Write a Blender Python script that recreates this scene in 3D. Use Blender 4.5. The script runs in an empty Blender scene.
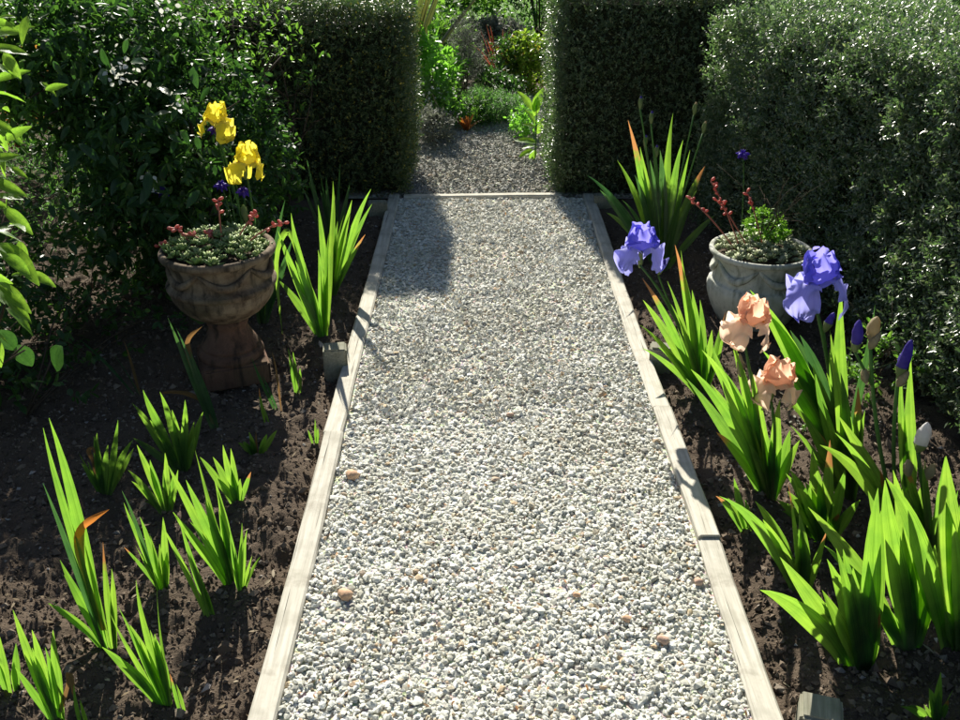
import bpy, bmesh, math, random
import numpy as np
from mathutils import Vector, Matrix
random.seed(7); rng = np.random.default_rng(7)
R = math.radians
scene = bpy.context.scene
C = scene.collection

# ------------------------------------------------------------------ camera, sky, sun, exposure
CAM_H, PITCH, FPX = 1.6, R(26.8), 962.0
cd = bpy.data.cameras.new('camera'); cam = bpy.data.objects.new('camera', cd); C.objects.link(cam)
cam.location = (0, 0, CAM_H); cam.rotation_euler = (math.pi/2 - PITCH, 0, 0)
cd.sensor_width = 36; cd.lens = 36*FPX/960; cd.clip_end = 500; cd.clip_start = 0.05
scene.camera = cam
SUN_EL, SUN_AZ = R(34.5), R(10)          # azimuth: degrees to the left of straight ahead
w = bpy.data.worlds.new('World'); scene.world = w; w.use_nodes = True
nt = w.node_tree; nt.nodes.clear()
sk = nt.nodes.new('ShaderNodeTexSky'); sk.sky_type = 'NISHITA'; sk.sun_disc = False
sk.sun_elevation = SUN_EL; sk.sun_rotation = -SUN_AZ
bg = nt.nodes.new('ShaderNodeBackground'); bg.inputs[1].default_value = 0.05
wo = nt.nodes.new('ShaderNodeOutputWorld')
nt.links.new(sk.outputs[0], bg.inputs[0]); nt.links.new(bg.outputs[0], wo.inputs[0])
sd = bpy.data.lights.new('sun', 'SUN'); sd.energy = 5.0; sd.angle = R(0.53); sd.color = (1, .955, .84)
so = bpy.data.objects.new('sun', sd); C.objects.link(so)
sdir = Vector((-math.sin(SUN_AZ)*math.cos(SUN_EL), math.cos(SUN_AZ)*math.cos(SUN_EL), math.sin(SUN_EL)))
so.rotation_euler = sdir.to_track_quat('Z', 'Y').to_euler(); so.location = sdir*20
vs = scene.view_settings; vs.view_transform = 'Standard'; vs.look = 'None'; vs.gamma = 1; vs.exposure = 0.95
vs.use_curve_mapping = False
scene.cycles.max_bounces = 8; scene.cycles.transmission_bounces = 4; scene.cycles.diffuse_bounces = 3

# ------------------------------------------------------------------ measuring helpers
CP, SP = math.cos(PITCH), math.sin(PITCH)
def ray(px, py):
    x = (px-480)/FPX; y = (360-py)/FPX
    return Vector((x, CP + y*SP, -SP + y*CP))
def G(px, py, z=0.0):                      # ground point seen at a pixel
    d = ray(px, py); return Vector((0, 0, CAM_H)) + d*((z-CAM_H)/d.z)
def OP(px, py, P, az=0.0):                 # point on an upright plane through P
    d = ray(px, py); n = Vector((math.sin(az), -math.cos(az), 0)); o = Vector((0, 0, CAM_H))
    return o + d*((P-o).dot(n)/d.dot(n))

# ------------------------------------------------------------------ numpy helpers
def hsh(i, j, k=0):
    n = (i.astype(np.int64)*374761393 + j.astype(np.int64)*668265263 + np.int64(k)*1274126177) & 0x7fffffff
    n = ((n ^ (n >> 13))*1274126177) & 0x7fffffff
    return ((n ^ (n >> 16)) & 0xffff)/65535.0
def noise2(x, y, k=0):
    xi, yi = np.floor(x), np.floor(y); fx, fy = x-xi, y-yi
    fx = fx*fx*(3-2*fx); fy = fy*fy*(3-2*fy)
    a = hsh(xi, yi, k); b = hsh(xi+1, yi, k); c = hsh(xi, yi+1, k); d = hsh(xi+1, yi+1, k)
    return (a*(1-fx)+b*fx)*(1-fy) + (c*(1-fx)+d*fx)*fy - .5
def nrm(a): return a/np.maximum(np.linalg.norm(a, axis=-1, keepdims=True), 1e-9)

def np_mesh(name, V, F, mat, smooth=False, rnd=None, uv=None):
    V = np.ascontiguousarray(V, dtype=np.float32); F = np.ascontiguousarray(F, dtype=np.int32)
    me = bpy.data.meshes.new(name); k = F.shape[1]
    me.vertices.add(len(V)); me.vertices.foreach_set('co', V.ravel())
    me.loops.add(F.size); me.loops.foreach_set('vertex_index', F.ravel())
    me.polygons.add(len(F)); me.polygons.foreach_set('loop_start', np.arange(0, F.size, k, dtype=np.int32))
    me.update(calc_edges=True)
    me.polygons.foreach_set('use_smooth', np.full(len(F), bool(smooth)))
    if rnd is not None:
        a = me.attributes.new('rnd', 'FLOAT', 'POINT'); a.data.foreach_set('value', np.ascontiguousarray(rnd, dtype=np.float32))
    if uv is not None:
        l = me.uv_layers.new(name='UVMap'); l.data.foreach_set('uv', np.ascontiguousarray(uv, dtype=np.float32)[F.ravel()].ravel())
    if mat: me.materials.append(mat)
    return me
def link(name, me, parent=None, **props):
    o = bpy.data.objects.new(name, me); C.objects.link(o)
    if parent: o.parent = parent
    for k, v in props.items(): o[k] = v
    return o
def thing(name, label, cat, loc=(0, 0, 0), group=None):
    o = bpy.data.objects.new(name, None); C.objects.link(o); o.location = loc; o.empty_display_size = .05
    o['label'] = label; o['category'] = cat
    if group: o['group'] = group
    return o
def tag(o, label, cat, group=None):
    o['label'] = label; o['category'] = cat
    if group: o['group'] = group
    return o

KITE = (np.array([[0,0,0],[.5,.42,.13],[0,1,0],[-.5,.42,.13]], float), np.array([[0,1,2],[0,2,3]]))
LEAF = (np.array([[0,0,0],[.34,.2,.07],[.5,.5,.1],[.27,.8,.03],[0,1,-.1],[-.27,.8,.03],[-.5,.5,.1],[-.34,.2,.07],[0,.5,.02]], float),
        np.array([[0,1,8],[1,2,8],[2,3,8],[3,4,8],[4,5,8],[5,6,8],[6,7,8],[7,0,8]]))
PETAL6 = LEAF
LEAF4 = (np.array([[0,0,0],[.44,.34,.1],[.38,.7,.06],[0,1,-.08],[-.38,.7,.06],[-.44,.34,.1]], float), np.array([[0,1,2],[0,2,3],[0,3,4],[0,4,5]]))
def leaves_np(T, pos, d, up, L, W, rnd):
    tv, tf = T; n = len(pos)
    Y = nrm(d); X = nrm(np.cross(Y, up)); Z = np.cross(X, Y)
    L = np.broadcast_to(L, n)[:, None, None]; W = np.broadcast_to(W, n)[:, None, None]
    V = pos[:, None, :] + X[:, None, :]*tv[None, :, 0:1]*W + Y[:, None, :]*tv[None, :, 1:2]*L + Z[:, None, :]*tv[None, :, 2:3]*W
    F = tf[None] + (np.arange(n)*len(tv))[:, None, None]
    return V.reshape(-1, 3), F.reshape(-1, 3), np.repeat(rnd, len(tv))
def rdir(n):
    return nrm(rng.normal(size=(n, 3)))

t_ = (1+5**.5)/2
ICO_V = nrm(np.array([[-1,t_,0],[1,t_,0],[-1,-t_,0],[1,-t_,0],[0,-1,t_],[0,1,t_],[0,-1,-t_],[0,1,-t_],[t_,0,-1],[t_,0,1],[-t_,0,-1],[-t_,0,1]]))
ICO_F = np.array([[0,11,5],[0,5,1],[0,1,7],[0,7,10],[0,10,11],[1,5,9],[5,11,4],[11,10,2],[10,7,6],[7,1,8],[3,9,4],[3,4,2],[3,2,6],[3,6,8],[3,8,9],[4,9,5],[2,4,11],[6,2,10],[8,6,7],[9,8,1]])
OCT_V = np.array([[1,0,0],[-1,0,0],[0,1,0],[0,-1,0],[0,0,1],[0,0,-1]], float)*1.12
OCT_F = np.array([[0,2,4],[2,1,4],[1,3,4],[3,0,4],[2,0,5],[1,2,5],[3,1,5],[0,3,5]])
def stones_np(pos, size, flat=.62, jit=.36, low=False):
    n = len(pos); TV, TF = (OCT_V, OCT_F) if low else (ICO_V, ICO_F); nv = len(TV)
    V = np.repeat(TV[None], n, 0) + rng.uniform(-.35, .35, (n, nv, 3))*low
    V = V*(1+rng.uniform(-jit, jit, (n, nv, 1)))
    sc = np.stack([rng.uniform(.75, 1.25, n), rng.uniform(.6, 1.0, n), rng.uniform(flat*.7, flat*1.2, n)], 1)
    V = V*sc[:, None, :]
    # random tilt then yaw
    a = rng.uniform(0, 2*np.pi, n); t = rng.normal(0, .26, n)
    ct, st = np.cos(t)[:, None], np.sin(t)[:, None]
    y, z = V[..., 1].copy(), V[..., 2].copy(); V[..., 1] = y*ct - z*st; V[..., 2] = y*st + z*ct
    ca, sa = np.cos(a)[:, None], np.sin(a)[:, None]
    x, y = V[..., 0].copy(), V[..., 1].copy(); V[..., 0] = x*ca - y*sa; V[..., 1] = x*sa + y*ca
    V = V*(size*.5)[:, None, None] + pos[:, None, :]
    F = TF[None] + (np.arange(n)*nv)[:, None, None]
    return V.reshape(-1, 3), F.reshape(-1, 3), np.repeat(rng.random(n), nv)

# mesh builder for small shapes
class MB:
    def __init__(s): s.v = []; s.f = []
    def add(s, V, F):
        b = len(s.v); s.v += [tuple(p) for p in V]; s.f += [tuple(i+b for i in f) for f in F]
    def tube(s, pts, r, n=7, cap=True):
        pts = [Vector(p) for p in pts]; rr = r if hasattr(r, '__len__') else [r]*len(pts)
        V = []; ref = Vector((.31, .2, .93))
        for i, p in enumerate(pts):
            t = (pts[min(i+1, len(pts)-1)] - pts[max(i-1, 0)]).normalized()
            a = t.cross(ref)
            if a.length < .05: a = t.cross(Vector((1, 0, 0)))
            a.normalize(); b = t.cross(a)
            for k in range(n):
                q = 2*math.pi*k/n; V.append(p + (a*math.cos(q) + b*math.sin(q))*rr[i])
        F = [(i*n+k, i*n+(k+1) % n, (i+1)*n+(k+1) % n, (i+1)*n+k) for i in range(len(pts)-1) for k in range(n)]
        if cap: F += [tuple(range(n))[::-1], tuple(range((len(pts)-1)*n, len(pts)*n))]
        s.add(V, F)
    def lathe(s, prof, n=40, wob=None, c=(0, 0, 0)):
        V = []; F = []
        for i, (r, z) in enumerate(prof):
            for k in range(n):
                q = 2*math.pi*k/n; rr = r*(1 + (wob(q, z) if wob else 0))
                V.append((c[0]+rr*math.cos(q), c[1]+rr*math.sin(q), c[2]+z))
        for i in range(len(prof)-1):
            for k in range(n): F.append((i*n+k, i*n+(k+1) % n, (i+1)*n+(k+1) % n, (i+1)*n+k))
        s.add(V, F)
    def mesh(s, name, mat, smooth=True):
        me = bpy.data.meshes.new(name); me.from_pydata(s.v, [], s.f); me.update()
        me.polygons.foreach_set('use_smooth', [smooth]*len(me.polygons))
        me.materials.append(mat); return me
    def build(s, name, mat, parent=None, smooth=True, **p): return link(name, s.mesh(name, mat, smooth), parent, **p)

def bezier(P, n):
    out = []
    for i in range(n):
        t = i/(n-1); Q = [Vector(p) for p in P]
        while len(Q) > 1: Q = [Q[k].lerp(Q[k+1], t) for k in range(len(Q)-1)]
        out.append(Q[0])
    return out

# ------------------------------------------------------------------ materials
def newmat(name):
    m = bpy.data.materials.new(name); m.use_nodes = True; n = m.node_tree; n.nodes.clear()
    out = n.nodes.new('ShaderNodeOutputMaterial'); return m, n, out
def N(n, t, **kw):
    x = n.nodes.new(t)
    for k, v in kw.items():
        if k.startswith('i_'): x.inputs[int(k[2:])].default_value = v
        else: setattr(x, k, v)
    return x
def ramp(n, fac, stops, interp='LINEAR'):
    r = n.nodes.new('ShaderNodeValToRGB'); r.color_ramp.interpolation = interp
    e = r.color_ramp.elements
    while len(e) < len(stops): e.new(.5)
    for i, (p, c) in enumerate(stops): e[i].position = p; e[i].color = (*c, 1) if len(c) == 3 else c
    n.links.new(fac, r.inputs[0]); return r.outputs[0]
def mixc(n, fac, a, b, mode='MIX'):
    x = n.nodes.new('ShaderNodeMix'); x.data_type = 'RGBA'; x.blend_type = mode
    for s, v in ((x.inputs[0], fac), (x.inputs[6], a), (x.inputs[7], b)):
        if hasattr(v, 'is_output'): n.links.new(v, s)
        else: s.default_value = v if not isinstance(v, tuple) else (*v, 1)
    return x.outputs[2]
def noise(n, vec, scale, detail=4, rough=.55):
    x = N(n, 'ShaderNodeTexNoise'); x.inputs['Scale'].default_value = scale; x.inputs['Detail'].default_value = detail
    x.inputs['Roughness'].default_value = rough
    if vec is not None: n.links.new(vec, x.inputs[0])
    return x.outputs[0]
def bump(n, h, strength, dist):
    b = N(n, 'ShaderNodeBump'); b.inputs['Strength'].default_value = strength; b.inputs['Distance'].default_value = dist
    n.links.new(h, b.inputs['Height']); return b.outputs[0]
def surf(n, out, col, rough=.6, spec=.3, nor=None, transl=None, tfac=.4, sss=0):
    p = N(n, 'ShaderNodeBsdfPrincipled')
    if hasattr(col, 'is_output'): n.links.new(col, p.inputs['Base Color'])
    else: p.inputs['Base Color'].default_value = (*col, 1)
    if hasattr(rough, 'is_output'): n.links.new(rough, p.inputs['Roughness'])
    else: p.inputs['Roughness'].default_value = rough
    p.inputs['Specular IOR Level'].default_value = spec
    if nor is not None: n.links.new(nor, p.inputs['Normal'])
    sh = p.outputs[0]
    if transl is not None:
        t = N(n, 'ShaderNodeBsdfTranslucent')
        if hasattr(transl, 'is_output'): n.links.new(transl, t.inputs[0])
        else: t.inputs[0].default_value = (*transl, 1)
        mx = N(n, 'ShaderNodeMixShader'); mx.inputs[0].default_value = tfac
        n.links.new(sh, mx.inputs[1]); n.links.new(t.outputs[0], mx.inputs[2]); sh = mx.outputs[0]
    n.links.new(sh, out.inputs[0])
def coords(n, kind='Object'): return N(n, 'ShaderNodeTexCoord').outputs[kind]

def mass_leaf(name, stops, tstops, rough=.4, spec=.5, tfac=.35):
    m, n, out = newmat(name)
    a = N(n, 'ShaderNodeAttribute', attribute_name='rnd').outputs['Fac']
    surf(n, out, ramp(n, a, stops), rough, spec, None, ramp(n, a, tstops), tfac); return m
def blade(name, c1, c2, t1, t2, tip=None, tipstart=.7, rough=.38, tfac=.5, spec=.4):
    """long leaf: fine parallel veins, colour differs from leaf to leaf"""
    m, n, out = newmat(name)
    uv = N(n, 'ShaderNodeUVMap').outputs[0]; oi = N(n, 'ShaderNodeObjectInfo').outputs['Random']
    sep = N(n, 'ShaderNodeSeparateXYZ'); n.links.new(uv, sep.inputs[0])
    mp = N(n, 'ShaderNodeMapping'); n.links.new(uv, mp.inputs[0]); mp.inputs['Scale'].default_value = (9, .35, 1)
    ve = noise(n, mp.outputs[0], 2.6, 2)
    f = N(n, 'ShaderNodeMath', operation='MULTIPLY_ADD'); n.links.new(ve, f.inputs[0]); f.inputs[1].default_value = .9; n.links.new(oi, f.inputs[2])
    f2 = N(n, 'ShaderNodeMath', operation='MULTIPLY'); n.links.new(f.outputs[0], f2.inputs[0]); f2.inputs[1].default_value = .55
    col = mixc(n, f2.outputs[0], c1, c2); tr = mixc(n, f2.outputs[0], t1, t2)
    # pale sheath near the ground
    vl = ramp(n, ve, [(.36, (.55, .6, .5)), (.5, (1, 1, 1)), (.64, (.72, .76, .65))]); col = mixc(n, 1.0, col, vl, 'MULTIPLY'); tr = mixc(n, 1.0, tr, vl, 'MULTIPLY')
    mid = ramp(n, sep.outputs[0], [(.44, (1, 1, 1)), (.5, (.62, .68, .55)), (.56, (1, 1, 1))]); tr = mixc(n, .8, tr, mid, 'MULTIPLY')
    bl_ = noise(n, coords(n), 14, 3); bs2 = ramp(n, bl_, [(.35, (.75, .8, .8)), (.65, (1.1, 1.05, .9))]); tr = mixc(n, 1.0, tr, bs2, 'MULTIPLY'); col = mixc(n, 1.0, col, bs2, 'MULTIPLY')
    bs = ramp(n, sep.outputs[1], [(0, (1, 1, 1)), (.16, (0, 0, 0))])
    col = mixc(n, bs, col, (.22, .27, .12))
    if tip:
        obj = coords(n)
        nn = noise(n, obj, 30, 2); ad = N(n, 'ShaderNodeMath', operation='MULTIPLY_ADD'); n.links.new(nn, ad.inputs[0]); ad.inputs[1].default_value = .3; n.links.new(sep.outputs[1], ad.inputs[2])
        tf = ramp(n, ad.outputs[0], [(tipstart+.1, (0, 0, 0)), (tipstart+.2, (1, 1, 1))])
        col = mixc(n, tf, col, tip); tr = mixc(n, tf, tr, tuple(min(1, c*1.5) for c in tip))
    surf(n, out, col, rough, spec, bump(n, ve, .35, .002), tr, tfac); return m
def simple(name, c1, c2, scale=20, rough=.6, spec=.3, transl=None, tfac=.4, bmp=0, bdist=.003, detail=4):
    m, n, out = newmat(name); obj = coords(n); f = noise(n, obj, scale, detail)
    f = ramp(n, f, [(.3, (0, 0, 0)), (.7, (1, 1, 1))])
    surf(n, out, mixc(n, f, c1, c2), rough, spec, bump(n, f, bmp, bdist) if bmp else None, transl, tfac); return m

def m_soil():
    m, n, out = newmat('soil'); obj = coords(n)
    a = noise(n, obj, 9, 6); b = noise(n, obj, 160, 5, .7); c = noise(n, obj, 55, 4, .6)
    col = mixc(n, a, (.095, .072, .053), (.165, .126, .094))
    col = mixc(n, ramp(n, b, [(.35, (0, 0, 0)), (.7, (1, 1, 1))]), col, (.14, .105, .078))
    h = N(n, 'ShaderNodeMath', operation='ADD'); n.links.new(b, h.inputs[0]); n.links.new(c, h.inputs[1])
    surf(n, out, col, .95, .1, bump(n, h.outputs[0], 1, .012)); return m
def m_clod():
    m, n, out = newmat('soil_clod'); obj = coords(n)
    a = N(n, 'ShaderNodeAttribute', attribute_name='rnd').outputs['Fac']; b = noise(n, obj, 180, 4, .7)
    col = ramp(n, a, [(0, (.085, .064, .047)), (.55, (.16, .122, .091)), (.93, (.24, .19, .145)), (.975, (.2, .17, .14)), (1, (.5, .46, .42))])
    surf(n, out, col, .95, .1, bump(n, b, .8, .004)); return m
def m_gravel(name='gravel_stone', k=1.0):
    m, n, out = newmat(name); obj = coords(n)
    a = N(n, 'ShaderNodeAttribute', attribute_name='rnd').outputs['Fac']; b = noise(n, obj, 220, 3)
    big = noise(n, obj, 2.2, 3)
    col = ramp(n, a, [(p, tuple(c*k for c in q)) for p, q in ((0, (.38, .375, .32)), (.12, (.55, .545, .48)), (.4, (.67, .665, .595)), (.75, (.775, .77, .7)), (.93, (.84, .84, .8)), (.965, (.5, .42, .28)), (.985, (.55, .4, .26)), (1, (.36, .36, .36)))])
    col = mixc(n, .35, col, ramp(n, b, [(.3, (.45, .44, .42)), (.7, (1, 1, 1))]), 'MULTIPLY')
    col = mixc(n, ramp(n, big, [(.45, (0, 0, 0)), (.7, (.3, .3, .3))]), col, (.4, .37, .25))
    surf(n, out, col, .8, .25, bump(n, b, .4, .002)); return m
def m_gravel_bed():
    m, n, out = newmat('gravel_bed'); obj = coords(n)
    v = N(n, 'ShaderNodeTexVoronoi'); v.inputs['Scale'].default_value = 95; n.links.new(obj, v.inputs[0])
    b = noise(n, obj, 60, 4)
    col = mixc(n, b, (.46, .44, .36), (.62, .6, .51)); col = mixc(n, .4, col, v.outputs['Color'], 'SOFT_LIGHT')
    surf(n, out, col, .95, .1, bump(n, v.outputs['Distance'], .8, .006)); return m
def m_wood(name, c1, c2, c3):
    m, n, out = newmat(name); obj = coords(n)
    mp = N(n, 'ShaderNodeMapping'); n.links.new(obj, mp.inputs[0]); mp.inputs['Scale'].default_value = (60, 2.5, 60)
    g = noise(n, mp.outputs[0], 1.6, 6, .65); s = noise(n, obj, 11, 5)
    col = mixc(n, ramp(n, g, [(.35, (0, 0, 0)), (.65, (1, 1, 1))]), c1, c2)
    col = mixc(n, ramp(n, s, [(.48, (0, 0, 0)), (.75, (.8, .8, .8))]), col, c3)
    m2 = N(n, 'ShaderNodeMapping'); n.links.new(obj, m2.inputs[0]); m2.inputs['Scale'].default_value = (110, 1.6, 110)
    ck = noise(n, m2.outputs[0], 1.3, 3, .5); ckr = ramp(n, ck, [(.3, (1, 1, 1)), (.36, (0, 0, 0))]); col = mixc(n, ckr, col, tuple(c*.3 for c in c3))
    md = noise(n, obj, 5, 6, .7); col = mixc(n, ramp(n, md, [(.56, (0, 0, 0)), (.72, (.75, .75, .75))]), col, (.17, .14, .1))
    surf(n, out, col, .85, .15, bump(n, g, .7, .004)); return m
def m_stone(name, base, light, dark, moss, sc=1.0):
    m, n, out = newmat(name); obj = coords(n)
    a = noise(n, obj, 9*sc, 7, .65); b = noise(n, obj, 34*sc, 6, .7); c = noise(n, obj, 4*sc, 4)
    mp = N(n, 'ShaderNodeMapping'); n.links.new(obj, mp.inputs[0]); mp.inputs['Scale'].default_value = (26, 26, 3)
    st = noise(n, mp.outputs[0], 1.2, 5, .6)
    col = mixc(n, ramp(n, a, [(.35, (0, 0, 0)), (.62, (1, 1, 1))]), base, light)
    col = mixc(n, ramp(n, c, [(.5, (0, 0, 0)), (.7, (.8, .8, .8))]), col, moss)
    col = mixc(n, ramp(n, st, [(.5, (0, 0, 0)), (.68, (.85, .85, .85))]), col, dark)
    col = mixc(n, ramp(n, b, [(.55, (0, 0, 0)), (.75, (.6, .6, .6))]), col, dark)
    surf(n, out, col, .9, .15, bump(n, b, .6, .004)); return m

M = {}
M['soil'] = m_soil(); M['clod'] = m_clod(); M['gravel'] = m_gravel(k=1.05); M['gravel_far'] = m_gravel('shade_darkened_gravel', .5); M['gravelbed'] = m_gravel_bed()  # far gravel: same stone colours, darkened to put partial shade into them
M['board'] = m_wood('weathered_board', (.46, .43, .36), (.62, .59, .51), (.33, .31, .25))
M['peg'] = m_wood('peg_wood', (.2, .19, .14), (.33, .32, .25), (.13, .15, .09))
M['grass'] = simple('lawn', (.06, .13, .03), (.11, .2, .045), 6, .8, .1, bmp=.5)
M['ground'] = simple('ground', (.04, .06, .025), (.08, .075, .045), 3, .95, .1, bmp=.5, bdist=.02)
M['twig'] = simple('twig_bark', (.05, .036, .026), (.09, .07, .05), 40, .9, .1, bmp=.5)
M['iris'] = blade('iris_leaf', (.05, .12, .045), (.09, .17, .06), (.19, .46, .045), (.4, .66, .07), tfac=.6)
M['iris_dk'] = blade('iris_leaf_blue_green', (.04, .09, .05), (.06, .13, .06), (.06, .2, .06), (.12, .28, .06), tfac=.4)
M['iris_tip'] = blade('iris_leaf_brown_tip', (.05, .115, .04), (.085, .17, .045), (.19, .46, .045), (.4, .66, .07), tip=(.33, .15, .05), tipstart=.76, tfac=.6)
M['iris_dead'] = blade('withered_leaf', (.3, .12, .03), (.36, .18, .05), (.5, .17, .02), (.55, .25, .05), tip=(.42, .15, .03), tipstart=.3, rough=.7, spec=.1)
M['iris_dry'] = blade('dry_leaf', (.2, .12, .06), (.28, .19, .1), (.25, .13, .05), (.3, .17, .08), rough=.8, spec=.1)
M['stem'] = simple('green_stem', (.06, .14, .035), (.1, .19, .05), 30, .5, .3, (.12, .3, .04), .25)
M['spathe'] = simple('papery_spathe', (.36, .3, .18), (.5, .44, .3), 60, .7, .2, (.5, .4, .22), .45, .4)
M['ovary'] = simple('green_bud_base', (.16, .24, .08), (.26, .3, .12), 40, .5, .3, (.3, .4, .12), .35)
def petal(name, c1, c2, t1, vein):
    m, n, out = newmat(name); uv = N(n, 'ShaderNodeUVMap').outputs[0]
    mp = N(n, 'ShaderNodeMapping'); n.links.new(uv, mp.inputs[0]); mp.inputs['Scale'].default_value = (15, .9, 1)
    g = noise(n, mp.outputs[0], 2.4, 3); s = noise(n, coords(n), 30, 3)
    col = mixc(n, s, c1, c2); col = mixc(n, ramp(n, g, [(.48, (0, 0, 0)), (.62, (.8, .8, .8))]), col, vein)
    sx = N(n, 'ShaderNodeSeparateXYZ'); n.links.new(uv, sx.inputs[0])
    th = ramp(n, sx.outputs[1], [(.08, (.75, .75, .75)), (.5, (0, 0, 0))]); col = mixc(n, th, col, tuple(min(.9, c*.5+.42) for c in c2))
    surf(n, out, col, .5, .25, bump(n, g, .25, .0012), mixc(n, s, t1, c2), .62); return m
M['p_blue'] = petal('blue_violet_petal', (.2, .19, .72), (.34, .34, .85), (.3, .26, .9), (.13, .1, .5))
M['p_bluef'] = petal('pale_blue_petal', (.27, .27, .78), (.46, .48, .9), (.42, .4, .95), (.2, .18, .62))
M['p_peach'] = petal('peach_petal', (.84, .5, .34), (.88, .62, .47), (1, .6, .4), (.82, .44, .28))
M['p_peachf'] = petal('pale_peach_petal', (.86, .6, .46), (.9, .76, .64), (1, .7, .52), (.84, .52, .36))
M['p_yel'] = petal('yellow_petal', (.8, .66, .03), (.88, .8, .12), (.98, .86, .06), (.72, .55, .02))
M['p_violet'] = simple('dark_violet_bud', (.045, .03, .2), (.1, .075, .36), 55, .5, .25, (.14, .08, .45), .35, .4)
M['p_white'] = simple('white_bud', (.6, .57, .58), (.78, .76, .77), 40, .5, .25, (.75, .72, .72), .4, .4)
M['beard'] = simple('orange_beard', (.75, .22, .03), (.8, .4, .06), 90, .9, .1)
M['beardw'] = simple('pale_beard', (.7, .6, .3), (.7, .68, .55), 90, .9, .1)

# ------------------------------------------------------------------ the ground
def sheet(name, x0, x1, y0, y1, z, mat):
    mb = MB(); mb.add([(x0, y0, z), (x1, y0, z), (x1, y1, z), (x0, y1, z)], [(0, 1, 2, 3)])
    return mb.build(name, mat, kind='structure')
sheet('ground', -120, 120, -60, 200, -.09, M['ground'])
sheet('lawn', -25, 25, 9.2, 60, -.06, M['grass'])

LB0, LB1 = G(263, 720), G(391.5, 210); RB0, RB1 = G(768, 720), G(593, 212)
def lineX(a, b, y): return a.x + (b.x-a.x)*(y-a.y)/(b.y-a.y)
def lx(y): return lineX(LB0, LB1, y)
def rx(y): return lineX(RB0, RB1, y)
YB = G(480, 198).y                          # the cross board
def bed_height(x, y):
    h = noise2(x*3, y*3, 1)*.05 + noise2(x*9, y*9, 2)*.028 + noise2(x*24, y*24, 3)*.022 + noise2(x*50, y*50, 4)*.016
    return h
def soil_bed(name, xs, ys, mask=None):
    X, Y = np.meshgrid(xs, ys); Z = bed_height(X, Y) - .015
    ds = np.maximum((LB0.x+(LB1.x-LB0.x)*(Y-LB0.y)/(LB1.y-LB0.y)) - X, X - (RB0.x+(RB1.x-RB0.x)*(Y-RB0.y)/(RB1.y-RB0.y))) - .03
    Z = np.minimum(Z, -.022 + np.clip(ds, 0, 1)*.45 + .004*np.sin(Y*37))   # the soil stays below the boards
    nx, ny = len(xs), len(ys)
    V = np.stack([X.ravel(), Y.ravel(), Z.ravel()], 1)
    i = np.arange(nx-1)[None] + (np.arange(ny-1)*nx)[:, None]; i = i.ravel()
    F = np.stack([i, i+1, i+nx+1, i+nx], 1)
    return link(name, np_mesh(name, V, F, M['soil'], smooth=True), kind='structure')
soil_bed('left_garden_bed', np.concatenate([np.linspace(-3.4, -1.9, 60), np.linspace(-1.88, -.44, 160)]), np.linspace(.7, 5.6, 480))
soil_bed('right_garden_bed', np.linspace(.52, 2.1, 120), np.linspace(.7, 5.6, 390))
def gz(x, y): return float(bed_height(np.array([x]), np.array([y]))[0]) - .015
def crumbs(name, x0, x1, n, y0=1.1, y1=4.9):
    y = y0 + (y1-y0)*rng.random(n)**1.7; x = x0 + (x1-x0)*rng.random(n)
    s = np.clip(rng.lognormal(math.log(.0074), .5, n), .0035, .03)
    if x1 < 0: ok = x < np.array([lx(v) for v in y]) - .036
    else: ok = x > np.array([rx(v) for v in y]) + .036
    x, y, s = x[ok], y[ok], s[ok]
    z = bed_height(x, y) - .015 + s*.15
    ds = np.maximum(lx(y) - x, x - rx(y)) - .03; z = np.minimum(z, -.022 + np.clip(ds, 0, 1)*.45 + s*.2)
    V, F, r = stones_np(np.stack([x, y, z], 1), s, .9, .3, True)
    return link(name, np_mesh(name, V, F, M['clod'], rnd=r), kind='stuff', label='crumbly dark brown soil clods scattered over the %s bed' % ('left' if x1 < 0 else 'right'), category='soil')
crumbs('soil_clods', -1.75, -.42, 33000); crumbs('soil_clods', .55, 1.5, 22000)

# gravel path: bed sheet, then loose stones
mb = MB(); ys = [.3, 1, 2, 3, 4, YB]
mb.add([(lx(y)+.02, y, .0015) for y in ys] + [(rx(y)-.02, y, .0015) for y in ys], [(i, i+6, i+7, i+1) for i in range(5)])
mb.build('gravel_path', M['gravelbed'], kind='structure')
mb = MB(); mb.add([(-.75, YB+.02, -.008), (.95, YB+.02, -.008), (1.6, 6.6, -.008), (1.2, 8.2, -.008), (.2, 8.2, -.008), (-.75, 6.6, -.008)], [(0, 1, 2, 3, 4, 5)])
mb.build('far_gravel_path', M['gravelbed'], kind='structure')
def gravel(name, label, sp, y0, y1, xa, xb, size, second, mat='gravel'):
    ny = int((y1-y0)/sp); pos = []
    nx = int(1.9/sp)
    gx, gy = np.meshgrid((np.arange(nx)-nx/2)*sp, y0 + np.arange(ny)*sp)
    gx = gx.ravel() + rng.uniform(-.5, .5, gx.size)*sp*1.1; gy = gy.ravel() + rng.uniform(-.5, .5, gy.size)*sp*1.1
    gx2 = gx + .5*sp; gy2 = gy + .5*sp; k = rng.random(gx.size) < second
    z = np.concatenate([noise2(gx*9, gy*9, 5)*.008, noise2(gx2[k]*9, gy2[k]*9, 5)*.008 + .006])
    x = np.concatenate([gx, gx2[k]]); y = np.concatenate([gy, gy2[k]])
    ok = (x > xa(y)) & (x < xb(y)) & (y < y1); x, y, z = x[ok], y[ok], z[ok]
    s = size*np.clip(rng.lognormal(0, .3, len(x)), .45, 1.9)
    V, F, r = stones_np(np.stack([x, y, z + .003], 1), s, low=y0 > 2)
    link(name, np_mesh(name, V, F, M[mat], rnd=r), kind='stuff', label=label, category='gravel')
lxa = lambda y: LB0.x + (LB1.x-LB0.x)*(y-LB0.y)/(LB1.y-LB0.y) + .034
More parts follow.
